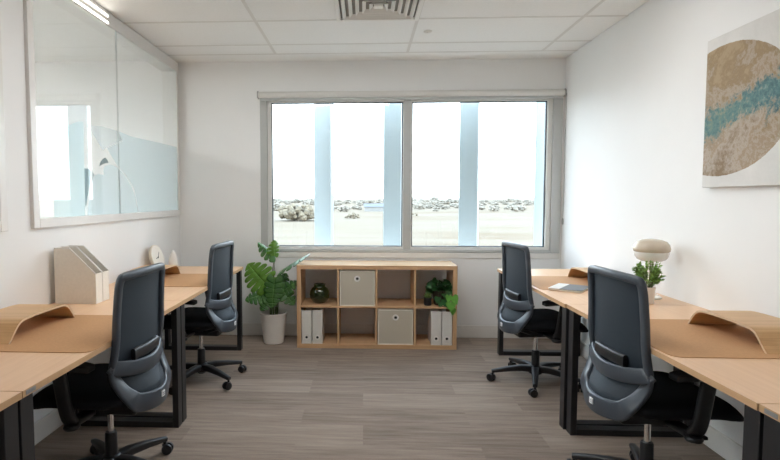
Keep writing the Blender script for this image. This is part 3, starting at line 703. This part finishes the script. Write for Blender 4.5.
place_chair(1.278, 2.350, 4, 145, 'black mesh office chair on the right below the big canvas')
place_chair(1.247, 3.780, 7, 180, 'black mesh office chair on the right in front of the window, by the notebook')

# ================================================================== SHELF AND ITS CONTENTS
SX0, SX1, SY0, SY1, SH = -0.590, 0.820, 4.567, 4.945, 0.742
sh = empty('cube_shelf', ((SX0 + SX1) / 2, (SY0 + SY1) / 2, 0)); tag(sh, 'low oak cube shelf of eight compartments under the window', 'shelf')
hw, hd = (SX1 - SX0) / 2, (SY1 - SY0) / 2; TO, TI = 0.036, 0.017
def part(mb, nm, mat, parent, bevel=0.0015): return mb.build(nm, mat, parent, bevel)
k = MB(); k.box(-hw, hw, -hd, hd, SH - TO, SH); k.mi = 1; k.box(-hw + 0.002, hw - 0.002, -hd + 0.002, hd - 0.002, SH - 0.002, SH + 0.0003); part(k, 'shelf_top', [M['oak'], M['oak_top']], sh, 0.0)
k = MB(); k.box(-hw, hw, -hd, hd, 0, TO); part(k, 'shelf_base', M['oak'], sh)
for s_ in (-1, 1):
    k = MB(); k.box(min(s_ * hw, s_ * (hw - TO)), max(s_ * hw, s_ * (hw - TO)), -hd, hd, TO, SH - TO); part(k, 'side_panel', M['oak_up'], sh)
CW = (2 * hw - 2 * TO - 3 * TI) / 4; CH = (SH - 2 * TO - TI) / 2
cellx = [SX0 + TO + i * (CW + TI) for i in range(4)]; cx0 = (SX0 + SX1) / 2
zrow = [TO, TO + CH + TI]
for i in range(1, 4):
    k = MB(); xx = cellx[i] - TI - cx0; k.box(xx, xx + TI, -hd + 0.003, hd - 0.002, TO, SH - TO); part(k, 'divider', M['oak_up'], sh)
for i in range(4):
    k = MB(); xx = cellx[i] - cx0; k.box(xx, xx + CW, -hd + 0.004, hd - 0.002, TO + CH, TO + CH + TI); part(k, 'shelf_board', M['oak'], sh)
# storage boxes
def storage_box(ci, zi, label):
    x = cellx[ci] + CW / 2; z = zrow[zi] + 0.0; wv, h, d = CW - 0.012, CH - 0.012, 0.345
    e = empty('storage_box', (x, SY0 + 0.012, z)); tag(e, label, 'storage box', 'beige fabric boxes in the shelf')
    k = MB(); t = 0.008
    k.box(-wv / 2, wv / 2, 0.004, t, 0, h); k.box(-wv / 2, wv / 2, d - t, d, 0, h); k.box(-wv / 2, -wv / 2 + t, t, d - t, 0, h); k.box(wv / 2 - t, wv / 2, t, d - t, 0, h); k.box(-wv / 2 + t, wv / 2 - t, t, d - t, 0, t); k.build('body', M['box_fabric'], e, 0.002)
    k = MB(); u = 0.009
    k.box(-wv / 2, -wv / 2 + u, 0, 0.004, 0, h); k.box(wv / 2 - u, wv / 2, 0, 0.004, 0, h); k.box(-wv / 2 + u, wv / 2 - u, 0, 0.004, 0, u); k.box(-wv / 2 + u, wv / 2 - u, 0, 0.004, h - u, h); k.build('trim', M['box_trim'], e)
    ring_eyelet(e, 0.0, 0.004, h - 0.072, 0.026)
def ring_eyelet(e, x, y, z, r):
    k = MB(); pts = [(x + r * 0.78 * math.cos(2 * PI * q / 24), y - 0.002, z + r * 0.78 * math.sin(2 * PI * q / 24)) for q in range(24)]
    k.sweep(pts, [(r * 0.30 * math.cos(2 * PI * q / 8), 0.004 * math.sin(2 * PI * q / 8)) for q in range(8)], [(0, -1, 0)], closed=True); ey = k.build('eyelet', M['eyelet'], e)
    k = MB(); k.lathe([(r * 0.62, y - 0.0012), (r * 0.62, y + 0.0005)], (x, 0, z), 18, axis='y'); k.build('eyelet_hole', M['dark'], ey)
storage_box(1, 1, 'beige fabric storage box with ring pull, upper row beside the green vase')
storage_box(2, 0, 'beige fabric storage box with ring pull, lower row of the shelf')
# magazine files: a sloped-top box, standing with its spine towards local -y
def make_file(name, wd, dp, hb, hf, label, mat, spine_tall, eyelet, group):
    """dp deep, hb tall side, hf low side; spine_tall: the tall side faces -y"""
    e = empty(name); tag(e, label, 'file holder', group); t = 0.0035
    ys_ = (0, dp)
    if spine_tall: P = [(0, 0), (dp, 0), (dp, hf), (dp * 0.42, hb), (0, hb)]
    else: P = [(0, 0), (dp, 0), (dp, hb), (dp * 0.62, hb), (0, hf)]
    for s_ in (-1, 1):
        k = MB(); k.prism(P, 'x', min(s_ * wd / 2, s_ * (wd / 2 - t)), max(s_ * wd / 2, s_ * (wd / 2 - t))); k.build('side_panel', mat, e, 0.001)
    k = MB(); k.box(-wd / 2 + t, wd / 2 - t, 0, t, 0, hb if spine_tall else hf); k.build('spine', mat, e, 0.001)
    k = MB(); k.box(-wd / 2 + t, wd / 2 - t, dp - t, dp, 0, hf if spine_tall else hb); k.box(-wd / 2 + t, wd / 2 - t, t, dp - t, 0, t); k.build('back_panel', mat, e)
    k = MB(); rim = 0.005
    for s_ in (-1, 1):
        k.tube([(s_ * (wd / 2 - 0.001), a, c) for a, c in P[2:]] + ([(s_ * (wd / 2 - 0.001), P[0][0], P[0][1])] if False else []), 0.0028, 6)
    k.build('rim', M['white_gloss'], e)
    if eyelet: ring_eyelet(e, 0, 0, 0.058, 0.023)
    return e
FW = 0.089
xs_f = [(cellx[0] + 0.004 + FW / 2, 'white card magazine file at the far left of the shelf, under the green vase'), (cellx[0] + 0.012 + FW * 1.5, 'white card magazine file, second from the left end of the shelf'),
        (cellx[3] + CW - 0.008 - FW * 1.5, 'white card magazine file under the trailing ivy, the one nearer the beige box'), (cellx[3] + CW - 0.003 - FW / 2, 'white card magazine file at the right end of the shelf under the ivy')]
f0 = None
for x, lab in xs_f:
    if f0 is None: f0 = make_file('magazine_file', FW, 0.25, 0.300, 0.14, lab, M['card_white'], True, True, 'white magazine files in the shelf'); o = f0
    else: o = copy_tree(f0); o['label'] = lab
    o.location = (x, SY0 + 0.012, zrow[0])
# two cream mesh files on the left desk, their low ends towards the aisle
h0 = make_file('file_holder', 0.074, 0.238, 0.318, 0.172, 'cream mesh file holder on the left desk, the nearer of the pair by the riser', M['file_cream'], False, False, 'cream file holders on the left desk')
h1 = copy_tree(h0); h1['label'] = 'cream mesh file holder on the left desk, behind its twin and closer to the clock'
for o, y in ((h0, 2.905), (h1, 2.983)): o.location = (-1.512, y, DZ); o.rotation_euler = (0, 0, PI / 2)

# green glass vase
k = MB(); k.lathe([(0.030, 0.0), (0.045, 0.002), (0.070, 0.020), (0.086, 0.048), (0.091, 0.080), (0.086, 0.110), (0.070, 0.136), (0.052, 0.150), (0.050, 0.158), (0.055, 0.170), (0.058, 0.174), (0.052, 0.175), (0.044, 0.160), (0.047, 0.152), (0.066, 0.134), (0.080, 0.108), (0.084, 0.080), (0.060, 0.02)], seg=40, cap=True)
tag(k.build('vase', M['vase'], loc=(cellx[0] + 0.155, SY0 + 0.14, zrow[1]), smooth=60), 'round dark green glass vase in the shelf', 'vase')

# leaves ------------------------------------------------------------------
def frame_of(pos, d, n):
    y = Vector(d).normalized(); z = Vector(n); z = (z - y * z.dot(y)).normalized(); x = y.cross(z); return Matrix(((x.x, y.x, z.x, pos[0]), (x.y, y.y, z.y, pos[1]), (x.z, y.z, z.z, pos[2]), (0, 0, 0, 1)))
def monstera_leaf(L, W, lobes, split, droop, fold):
    """heart-shaped blade with slits between the lobes; base at origin, tip along +y"""
    k = MB(); NS = 6
    def halfw(t): return W * (math.sin(PI * min(1, (t + 0.10) / 1.10) ** 0.78)) ** 0.75 if t < 0.999 else 0.0
    for sd in (-1, 1):
        for l in range(lobes):
            t0, t1 = l / lobes, (l + 1) / lobes; tm = (t0 + t1) / 2; nt = 4; vs = []
            for i in range(nt + 1):
                t = t0 + (t1 - t0) * i / nt
                for j in range(NS + 1):
                    s_ = j / NS; open_ = max(0, (s_ - 0.35) / 0.65) * split * (0 if l == lobes - 1 else 1)
                    tt = tm + (t - tm) * (1 - open_)
                    rd = 1 - 0.12 * abs((t - tm) / ((t1 - t0) / 2)) ** 3 * s_
                    x = sd * s_ * halfw(tt) * rd
                    y = L * (tt * 1.0 - 0.10 * s_ * (1 - tt) ** 2 * 2.0 + 0.16 * s_ * (1 - tt) * (tt))
                    if l == 0: y -= 0.16 * L * s_ * (1 - i / nt) * (1.3 - s_)
                    z = -fold * abs(x) * (1 if True else 0) * 0.6 - droop * (y / L) ** 2 * L + 0.10 * abs(x) - 0.5 * fold * x * x / W
                    vs.append((x, y, z))
            w_ = NS + 1; fs = [(i * w_ + j, i * w_ + j + 1, (i + 1) * w_ + j + 1, (i + 1) * w_ + j) for i in range(nt) for j in range(NS)]
            if sd < 0: fs = [tuple(reversed(f_)) for f_ in fs]
            k.add(vs, fs)
    return k
def place_leaf(k, nm, mat, parent, pos, d, n):
    o = k.build(nm, mat, parent, smooth=70); o.matrix_local = frame_of(pos, d, n)
    md = o.modifiers.new('Solidify', 'SOLIDIFY'); md.thickness = 0.0012; md.offset = 0; return o
# tall monstera in a white pot ---------------------------------------------
PX, PY = -0.830, 4.745
mo = empty('potted_monstera', (PX, PY, 0)); tag(mo, 'tall green split-leaf plant in a white pot on the carpet by the shelf', 'plant')
k = MB(); k.lathe([(0.086, 0.0), (0.092, 0.004), (0.122, 0.262), (0.128, 0.266), (0.128, 0.282), (0.120, 0.283), (0.114, 0.262), (0.112, 0.235)], seg=44); k.build('pot', M['pot_white'], mo, smooth=40)
k = MB(); k.lathe([(0.1105, 0.230), (0.1105, 0.238), (0.05, 0.243), (0.01, 0.244)], seg=28); k.build('soil', M['soil'], mo)
# leaf: base (relative to pot), direction, normal, length, half-width, lobes, split, droop, fold, material
LV = [((-0.045, -0.09, 0.545), (-0.42, -0.10, 0.52), (0.10, -1.0, 0.15), 0.26, 0.145, 6, 0.26, 0.02, 0.10, 'leaf_light'),
      ((0.020, -0.03, 0.815), (-0.62, -0.20, 0.62), (0.55, -0.35, 0.75), 0.19, 0.10, 5, 0.24, 0.12, 0.55, 'leaf'),
      ((0.020, -0.04, 0.810), (0.05, -0.25, 0.90), (0.65, -0.70, 0.30), 0.15, 0.075, 5, 0.35, 0.05, 0.35, 'leaf_light'),  # lighter green carries the lit side of the upper leaf
      ((0.095, -0.03, 0.680), (0.86, -0.12, 0.58), (-0.45, -0.16, 0.88), 0.30, 0.095, 5, 0.24, 0.06, 0.25, 'leaf'),
      ((0.075, -0.06, 0.470), (0.70, -0.15, 0.62), (-0.45, -0.75, 0.40), 0.19, 0.075, 5, 0.26, 0.22, 0.30, 'leaf'),
      ((0.030, -0.10, 0.600), (-0.05, -0.25, -0.92), (0.05, -1.0, 0.25), 0.25, 0.095, 6, 0.26, 0.05, 0.20, 'leaf'),
      ((-0.035, -0.08, 0.470), (-0.88, -0.25, -0.12), (-0.05, -0.65, 0.75), 0.21, 0.100, 6, 0.26, 0.20, 0.25, 'leaf'),
      ((0.080, -0.06, 0.520), (0.55, -0.30, -0.55), (0.25, -0.80, 0.50), 0.20, 0.085, 5, 0.26, 0.15, 0.25, 'leaf'),
      ((0.000, -0.09, 0.440), (-0.35, -0.40, -0.40), (0.0, -0.80, 0.60), 0.16, 0.070, 5, 0.26, 0.15, 0.25, 'leaf'),
      ((0.045, 0.02, 0.500), (0.30, 0.20, 0.60), (0.1, -0.9, 0.3), 0.16, 0.075, 5, 0.26, 0.10, 0.25, 'leaf')]
for i, (p, d, n, L, W, lo, spl, dr, fo, mt) in enumerate(LV):
    a = 2 * PI * i / len(LV) + 1.0; r0 = 0.035
    p0 = (r0 * math.cos(a), r0 * math.sin(a) * 0.6, 0.236); mid = (p0[0] * 1.2 + (p[0] - p0[0]) * 0.25, p0[1] + (p[1] - p0[1]) * 0.3, 0.236 + (p[2] - 0.236) * 0.55)
    k = MB(); pt = smooth_path([p0, mid, p], 8); k.tube(pt, [0.0065 - 0.004 * q / (len(pt) - 1) for q in range(len(pt))], 8); k.build('stem', M['stem'], mo)
    place_leaf(monstera_leaf(L, W, lo, spl, dr, fo), 'leaf', M[mt], mo, p, d, n)
# small leafy things --------------------------------------------------------
def tiny_leaf(k, pos, d, n, L, W):
    F = frame_of(pos, d, n); pts = [(0, 0, 0), (-W * 0.8, L * 0.35, 0.12 * L), (-W * 0.55, L * 0.72, 0.10 * L), (0, L, 0), (W * 0.55, L * 0.72, 0.10 * L), (W * 0.8, L * 0.35, 0.12 * L), (0, L * 0.4, 0)]
    k.add([F @ Vector(p) for p in pts], [(0, 6, 1), (1, 6, 2), (2, 6, 3), (3, 6, 4), (4, 6, 5), (5, 6, 0)])
def heart_leaf(k, pos, d, n, L):
    F = frame_of(pos, d, n); pts = [(0, 0, 0), (-0.30 * L, -0.14 * L, 0.03 * L), (-0.52 * L, 0.10 * L, 0.06 * L), (-0.40 * L, 0.45 * L, 0.05 * L), (-0.16 * L, 0.80 * L, 0.0), (0, L, -0.06 * L), (0.16 * L, 0.80 * L, 0.0), (0.40 * L, 0.45 * L, 0.05 * L), (0.52 * L, 0.10 * L, 0.06 * L), (0.30 * L, -0.14 * L, 0.03 * L), (0, 0.45 * L, -0.03 * L)]
    k.add([F @ Vector(p) for p in pts], [(i, 10, i + 1) for i in range(9)] + [(9, 10, 0)])
# desk plant in front of the lamp
dp = empty('potted_plant', (1.618, 3.030, DZ)); dp.scale = (0.9, 0.9, 0.98); tag(dp, 'small bushy green plant in a white pot on the right desk', 'plant')
k = MB(); k.lathe([(0.037, 0.0), (0.040, 0.003), (0.047, 0.094), (0.048, 0.098), (0.044, 0.098), (0.042, 0.080)], seg=32); k.build('pot', M['pot_white'], dp, smooth=40)
k = MB(); k.lathe([(0.0415, 0.078), (0.0415, 0.084), (0.02, 0.088)], seg=20); k.build('soil', M['soil'], dp)
kf = MB(); ks = MB(); r2 = random.Random(3)
for i in range(46):
    a = r2.uniform(0, 2 * PI); el = r2.uniform(0.10, 1.0); hr = 0.105 * math.cos(el * 1.2) * r2.uniform(0.6, 1.1)
    tip = Vector((hr * math.cos(a), hr * math.sin(a) * 0.9, 0.115 + 0.125 * math.sin(el * 1.45) * r2.uniform(0.7, 1.08)))
    ba = Vector((0.020 * math.cos(a), 0.020 * math.sin(a), 0.084)); md = ba.lerp(tip, 0.5) + Vector((0, 0, 0.012)); pt = smooth_path([ba, md, tip], 4)
    ks.tube(pt, 0.0014, 5)
    for q in range(3, len(pt)):
        for m_ in range(3):
            d = Vector((math.cos(a) + r2.uniform(-1, 1), math.sin(a) + r2.uniform(-1, 1), r2.uniform(-0.2, 0.9)))
            tiny_leaf(kf, pt[q], d, (r2.uniform(-.6, .6), r2.uniform(-.8, .2), 1), r2.uniform(0.017, 0.027), r2.uniform(0.0065, 0.010))
kf.build('foliage', M['leaf_small'], dp, smooth=10); ks.build('stems', M['stem'], dp)
# ivy in the shelf
iv = empty('potted_ivy', (cellx[3] + 0.226, SY0 + 0.115, zrow[1])); iv.scale = (1.06, 1.0, 1.08); tag(iv, 'dark green ivy in a dark pot trailing out of the shelf', 'plant')
k = MB(); k.lathe([(0.048, 0.0), (0.052, 0.004), (0.066, 0.118), (0.067, 0.124), (0.061, 0.124), (0.058, 0.105)], seg=30); k.build('pot', M['pot_dark'], iv, smooth=40)
k = MB(); k.lathe([(0.0585, 0.103), (0.0585, 0.110), (0.02, 0.114)], seg=20); k.build('soil', M['soil'], iv)
kf = MB(); ks = MB(); r3 = random.Random(11)
for i in range(62):
    a = r3.uniform(0, 2 * PI); rad = r3.uniform(0.03, 0.098); h = 0.125 + 0.105 * (1 - (rad / 0.11) ** 2) * r3.uniform(0.4, 1.05) - 0.04 * r3.random()
    x, y = rad * math.cos(a) * 1.05, rad * math.sin(a) * 0.85
    if x > 0.062: x = 0.062
    p = Vector((x, y, h)); ks.tube(smooth_path([(x * 0.25, y * 0.25, 0.108), (x * 0.6, y * 0.6, (0.11 + h) / 2 + 0.02), p], 3), 0.0013, 5)
    heart_leaf(kf, p, (math.cos(a) * 0.6 + r3.uniform(-.4, .4), math.sin(a) * 0.6 - 0.3, r3.uniform(-0.6, 0.35)), (r3.uniform(-.4, .4), -0.75, 0.7 + r3.uniform(-.3, .3)), r3.uniform(0.040, 0.062))
for (x, y, z, dx, dz, L) in ((-0.030, -0.085, 0.075, -0.2, -0.9, 0.055), (0.020, -0.095, 0.055, 0.1, -0.9, 0.060), (0.045, -0.100, 0.030, 0.2, -0.8, 0.055), (-0.005, -0.095, 0.035, -0.3, -0.8, 0.05), (-0.070, -0.05, 0.165, -0.9, -0.1, 0.06), (0.035, -0.09, 0.10, 0.3, -0.7, 0.06)):
    heart_leaf(kf, (x, y, z), (dx, -0.25, dz), (0.1, -0.95, 0.4), L); ks.tube(smooth_path([(x * 0.3, y * 0.3, 0.11), (x * 0.8, y * 0.9, 0.125), (x, y, z)], 4), 0.0013, 5)
kf.build('foliage', M['leaf_ivy'], iv, smooth=10)
kb = MB()
ks.tube(smooth_path([(0.03, -0.03, 0.11), (0.055, -0.10, 0.125), (0.085, -0.125, 0.085)], 5), 0.0016, 5)
ks.tube(smooth_path([(0.02, -0.03, 0.11), (0.06, -0.11, 0.10), (0.075, -0.13, 0.03)], 5), 0.0016, 5)
heart_leaf(kb, (0.088, -0.128, 0.090), (0.35, -0.25, -0.7), (0.1, -1, 0.3), 0.075); heart_leaf(kb, (0.070, -0.132, 0.045), (0.05, -0.15, -0.95), (-0.2, -1, 0.1), 0.085); heart_leaf(kb, (0.055, -0.125, 0.095), (-0.1, -0.3, -0.9), (0.3, -1, 0.2), 0.065); heart_leaf(kb, (0.085, -0.135, -0.01), (0.05, -0.1, -0.98), (0.15, -1, 0.0), 0.055)
lb = kb.build('trailing_leaves', M['leaf_bright'], iv, smooth=10); lb['label'] = 'bright green trailing ivy leaves'
ks.build('stems', M['stem'], iv)
# little succulent in a black pot
su = empty('potted_succulent', (cellx[3] + 0.110, SY0 + 0.075, zrow[1])); tag(su, 'tiny succulent in a black pot left of the ivy', 'plant')
k = MB(); k.lathe([(0.030, 0.0), (0.033, 0.003), (0.036, 0.066), (0.037, 0.070), (0.033, 0.070), (0.031, 0.060)], seg=24); k.build('pot', M['pot_black'], su, smooth=40)
k = MB(); k.lathe([(0.0315, 0.058), (0.0315, 0.062), (0.01, 0.065)], seg=16); k.build('soil', M['soil'], su)
k = MB(); r4 = random.Random(5)
for i in range(16):
    a = i * 2.4; el = 0.35 + 0.07 * i; d = Vector((math.cos(a) * math.cos(el), math.sin(a) * math.cos(el), math.sin(el))); L = 0.030 + 0.014 * r4.random() + 0.0012 * i; b0 = Vector((0, 0, 0.063)) + d * 0.004
    k.tube([b0, b0 + d * L * 0.4, b0 + d * L * 0.8, b0 + d * L], [0.003, 0.0065, 0.005, 0.0008], 7)
k.build('rosette', M['succulent'], su)

# ================================================================== THINGS ON THE DESKS
lm = empty('table_lamp', (1.722, 3.190, DZ)); tag(lm, 'mushroom table lamp with beige cap on the right desk behind the plant', 'lamp')
k = MB(); k.lathe([(0.060, 0.0), (0.062, 0.003), (0.060, 0.010), (0.020, 0.014)], seg=36); k.build('base', M['lamp_base'], lm)
k = MB(); k.lathe([(0.013, 0.012), (0.012, 0.10), (0.016, 0.222)], seg=20); k.build('stem', M['lamp_base'], lm)
k = MB(); k.lathe([(0.030, 0.222), (0.055, 0.225), (0.076, 0.235), (0.088, 0.252), (0.092, 0.270), (0.091, 0.282)], seg=44); k.build('lower_shade', M['lamp_glass'], lm, smooth=60)
k = MB(); k.lathe([(0.091, 0.2805), (0.097, 0.284), (0.100, 0.300), (0.095, 0.322), (0.080, 0.340), (0.054, 0.352), (0.022, 0.357), (0.004, 0.358)], seg=44); lt = k.build('cap_shade', M['lamp_top'], lm, smooth=60); lt['label'] = 'smoky beige glass cap of the lamp'
k = MB(); k.tube(smooth_path([(0.055, 0.0, 0.004), (0.085, 0.05, 0.0025), (0.10, 0.12, 0.0025), (0.115, 0.15, 0.0025)], 6), 0.0025, 6); k.build('cord', M['card_white'], lm)
# notebook
nb = empty('notebook', (1.360, 3.482, DZ + 0.003), math.radians(-36)); tag(nb, 'grey notebook with a white cover end lying on the far right desk', 'notebook')
k = MB(); k.box(-0.100, 0.100, -0.117, 0.117, 0.0, 0.010); k.build('pages', M['paper'], nb)
k = MB(); k.box(-0.103, -0.032, -0.120, 0.120, 0.010, 0.0125); k.build('white_cover', M['cover_white'], nb, 0.0008)
k = MB(); k.box(-0.032, 0.103, -0.120, 0.120, 0.010, 0.0125); k.build('grey_cover', M['cover_grey'], nb, 0.0008)
# clock leaning on the wall
ck = empty('clock', (-1.706, 4.225, DZ + 0.110)); tag(ck, 'round ivory clock leaning on the left wall behind the wooden riser', 'clock')
ck.rotation_euler = (0, math.radians(-16), math.radians(-3)); ck.scale = (0.9, 0.9, 0.9)
k = MB(); k.lathe([(0.100, -0.018), (0.116, -0.016), (0.120, -0.004), (0.119, 0.010), (0.112, 0.012)], seg=48, axis='x'); k.build('case', M['clock_rim'], ck, smooth=50)
k = MB(); k.lathe([(0.112, 0.0085), (0.112, 0.0125)], seg=48, axis='x'); fc = k.build('face', M['clock_face'], ck)
for nm, a, L in (('hour_hand', -1.75, 0.045), ('minute_hand', 0.75, 0.062)):
    k = MB(); dy, dz = math.sin(a), math.cos(a); k.sweep([(0.0145, -0.012 * dy, -0.012 * dz), (0.0145, L * dy, L * dz)], rrect(0.006, 0.0015, 0.0005), [(1, 0, 0)]); k.build(nm, M['gasket'], fc)
k = MB(); k.lathe([(0.006, 0.012), (0.006, 0.017)], seg=14, axis='x'); k.build('hand_pin', M['gasket'], fc)
# pointed white vase at the corner
k = MB(); k.lathe([(0.026, 0.0), (0.034, 0.006), (0.040, 0.035), (0.038, 0.070), (0.030, 0.105), (0.018, 0.135), (0.009, 0.152), (0.005, 0.155), (0.003, 0.150)], seg=30)
tag(k.build('bud_vase', M['pot_white'], loc=(-1.625, 4.375, DZ), smooth=60), 'small pointed white ceramic vase beside the clock', 'vase')
# canvas on the right wall
pa = empty('canvas_painting', (XR - 0.004, 2.425, 1.775)); tag(pa, 'large abstract canvas in ochre and teal on the right wall', 'painting')
k = MB(); k.box(-0.035, 0.0, -0.48, 0.48, -0.387, 0.387); k.build('canvas', M['painting'], pa, 0.003)

# ================================================================== OUTSIDE
gz = -6.0
k = MB(); k.box(-1500, 1500, 3.0 + YB, 4000, gz - 1, gz); struct(k.build('ground', M['field']))
k = MB(); k.box(-7.0, 4.0, YB + 0.27, YB + 0.30, gz, -0.10); struct(k.build('wall_facade_below', M['facade']))
for x, a, lab in ((-0.425, -24, 'pale blue vertical facade fin outside the window, leftmost of four'), (0.315, -24, 'pale blue vertical facade fin outside the window, left of the middle mullion'), (1.115, -24, 'pale blue vertical facade fin outside the right-hand pane, clear of its frame'), (1.905, -24, 'pale blue vertical facade fin at the right edge of the window')):
    k = MB(); k.box(-0.098, 0.098, -0.040, 0.040, -2.2, 2.6); tag(k.build('facade_fin', M['fin'], loc=(x, YB + 0.62, 0.9), rot=(0, 0, math.radians(a)), bevel=0.004), lab, 'fin', 'vertical fins outside the window')
def shrub(name, c, w_, h, n, seed, mat, label, group, trunk=False):
    r = random.Random(seed); e = empty(name, c); tag(e, label, 'tree' if 'tree' in name else 'bush', group); k = MB()
    for i in range(n):
        a = r.uniform(0, 2 * PI); d = math.sqrt(r.random()) * w_ / 2; z = h * (0.18 + 0.72 * r.random() * (1 - (d / (w_ / 2)) ** 2 * 0.55)); s_ = h * r.uniform(0.10, 0.24)
        ps = []; seg = 7
        prf = [(s_ * 0.35, -0.8 * s_), (s_ * 0.9, -0.35 * s_), (s_, 0.15 * s_), (s_ * 0.6, 0.7 * s_), (s_ * 0.1, 0.95 * s_)]
        o0 = len(k.v); k.lathe(prf, (d * math.cos(a), d * math.sin(a), max(z, 0.8 * s_)), seg)
        for q in range(o0, len(k.v)): vv = k.v[q]; k.v[q] = (vv[0] + r.uniform(-.2, .2) * s_, vv[1] + r.uniform(-.2, .2) * s_, vv[2] + r.uniform(-.2, .2) * s_)
    k.build('foliage', mat, e, smooth=20)
    k = MB(); k.tube([(0, 0, 0), (0.02 * h, 0, 0.25 * h), (0, 0, 0.5 * h)], [0.05 * h, 0.04 * h, 0.02 * h], 7); k.build('trunk', M['bark'], e)
    return e
shrub('bush', (-21.5, 171, gz), 12.5, 6.0, 90, 1, M['canopy'], 'large dry brown bush in the field, left of the first pale fin', None)
shrub('bush', (-4.2, 190, gz), 5.5, 2.4, 26, 2, M['canopy'], 'low scrubby bush in the field seen through the left pane', None)
shrub('bush', (14.0, 205, gz), 3.6, 2.0, 16, 3, M['canopy'], 'small round bush in the field seen just right of the middle mullion', None)
shrub('bush', (20.5, 215, gz), 4.0, 1.9, 16, 4, M['canopy'], 'low dark bush in the field, left of the third fin', None)
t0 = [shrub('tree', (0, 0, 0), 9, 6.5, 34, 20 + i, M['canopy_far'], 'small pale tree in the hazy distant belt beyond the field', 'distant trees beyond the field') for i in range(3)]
r5 = random.Random(9); done = []; tries = 0
while len(done) < 270 and tries < 6000:
    tries += 1
    y = 290 + 1000 * r5.random() ** 1.4; x = r5.uniform(-0.22, 0.38) * y; s_ = r5.uniform(0.35, 0.85) * (0.7 + y / 800)
    if any((x - a) ** 2 + (y - c) ** 2 < (5.6 * (s_ + d)) ** 2 for a, c, d in done) or (abs(x - 6.5) < 14 and abs(y - 300) < 14): continue
    i = len(done); done.append((x, y, s_)); o = t0[i] if i < 3 else copy_tree(t0[i % 3])
    o.location = (x, y, gz); o.scale = (s_, s_, s_ * r5.uniform(0.5, 0.9)); o.rotation_euler = (0, 0, r5.uniform(0, 6.28))
hs = empty('shed', (6.5, 300, gz)); tag(hs, 'low pale shed with grey roof far out beyond the field', 'shed')
k = MB(); k.box(-6, 6, -4, 4, 0, 2.6); k.build('wall', M['house'], hs); k = MB(); k.prism([(-4.6, 2.6), (4.6, 2.6), (0, 4.4)], 'x', -6.4, 6.4); k.build('roof', M['roof'], hs)
# low hills at the horizon
k = MB(); n = 60; A = []
for i in range(n + 1):
    x = -1400 + 2800 * i / n; h = 16 + 9 * math.sin(i * 0.55) + 6 * math.sin(i * 1.3 + 1); A += [(x, 3300, gz), (x, 3400, gz + h), (x, 3600, gz)]
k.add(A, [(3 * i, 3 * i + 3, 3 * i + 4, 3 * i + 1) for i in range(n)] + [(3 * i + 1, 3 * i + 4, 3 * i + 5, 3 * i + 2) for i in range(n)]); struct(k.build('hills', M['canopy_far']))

# ================================================================== SKY, CAMERA, EXPOSURE
wd = bpy.data.worlds.new('sky'); SC.world = wd; wd.use_nodes = True; nt = wd.node_tree; nt.nodes.clear()
ow = nt.nodes.new('ShaderNodeOutputWorld'); bg = nt.nodes.new('ShaderNodeBackground'); bg.inputs['Strength'].default_value = 5.5
tc = nt.nodes.new('ShaderNodeTexCoord'); sx = nt.nodes.new('ShaderNodeSeparateXYZ'); nt.links.new(tc.outputs['Generated'], sx.inputs[0])
nt.links.new(ramp(nt, sx.outputs['Z'], [(0.0, (0.94, 0.97, 1.0)), (0.12, (0.85, 0.935, 1.0)), (0.7, (0.64, 0.81, 1.0))]), bg.inputs['Color']); nt.links.new(bg.outputs[0], ow.inputs['Surface'])
cam = bpy.data.cameras.new('camera'); co = bpy.data.objects.new('camera', cam); COL.objects.link(co)
co.location = (0, 0, 1.33); co.rotation_euler = (PI / 2 - 0.0591, 0.0, 0.0433)
cam.sensor_width = 36; cam.lens = 522.38 / 780 * 36; cam.shift_x = (390 - 340.98) / 780; cam.shift_y = (229.37 - 230) / 780; cam.clip_end = 6000; cam.clip_start = 0.05
SC.camera = co
vs = SC.view_settings; vs.view_transform = 'Standard'; vs.look = 'None'; vs.gamma = 1.0; vs.use_curve_mapping = False; vs.exposure = 0.64
SC.cycles.max_bounces = 10; SC.cycles.diffuse_bounces = 5; SC.cycles.transparent_max_bounces = 16; SC.cycles.glossy_bounces = 4
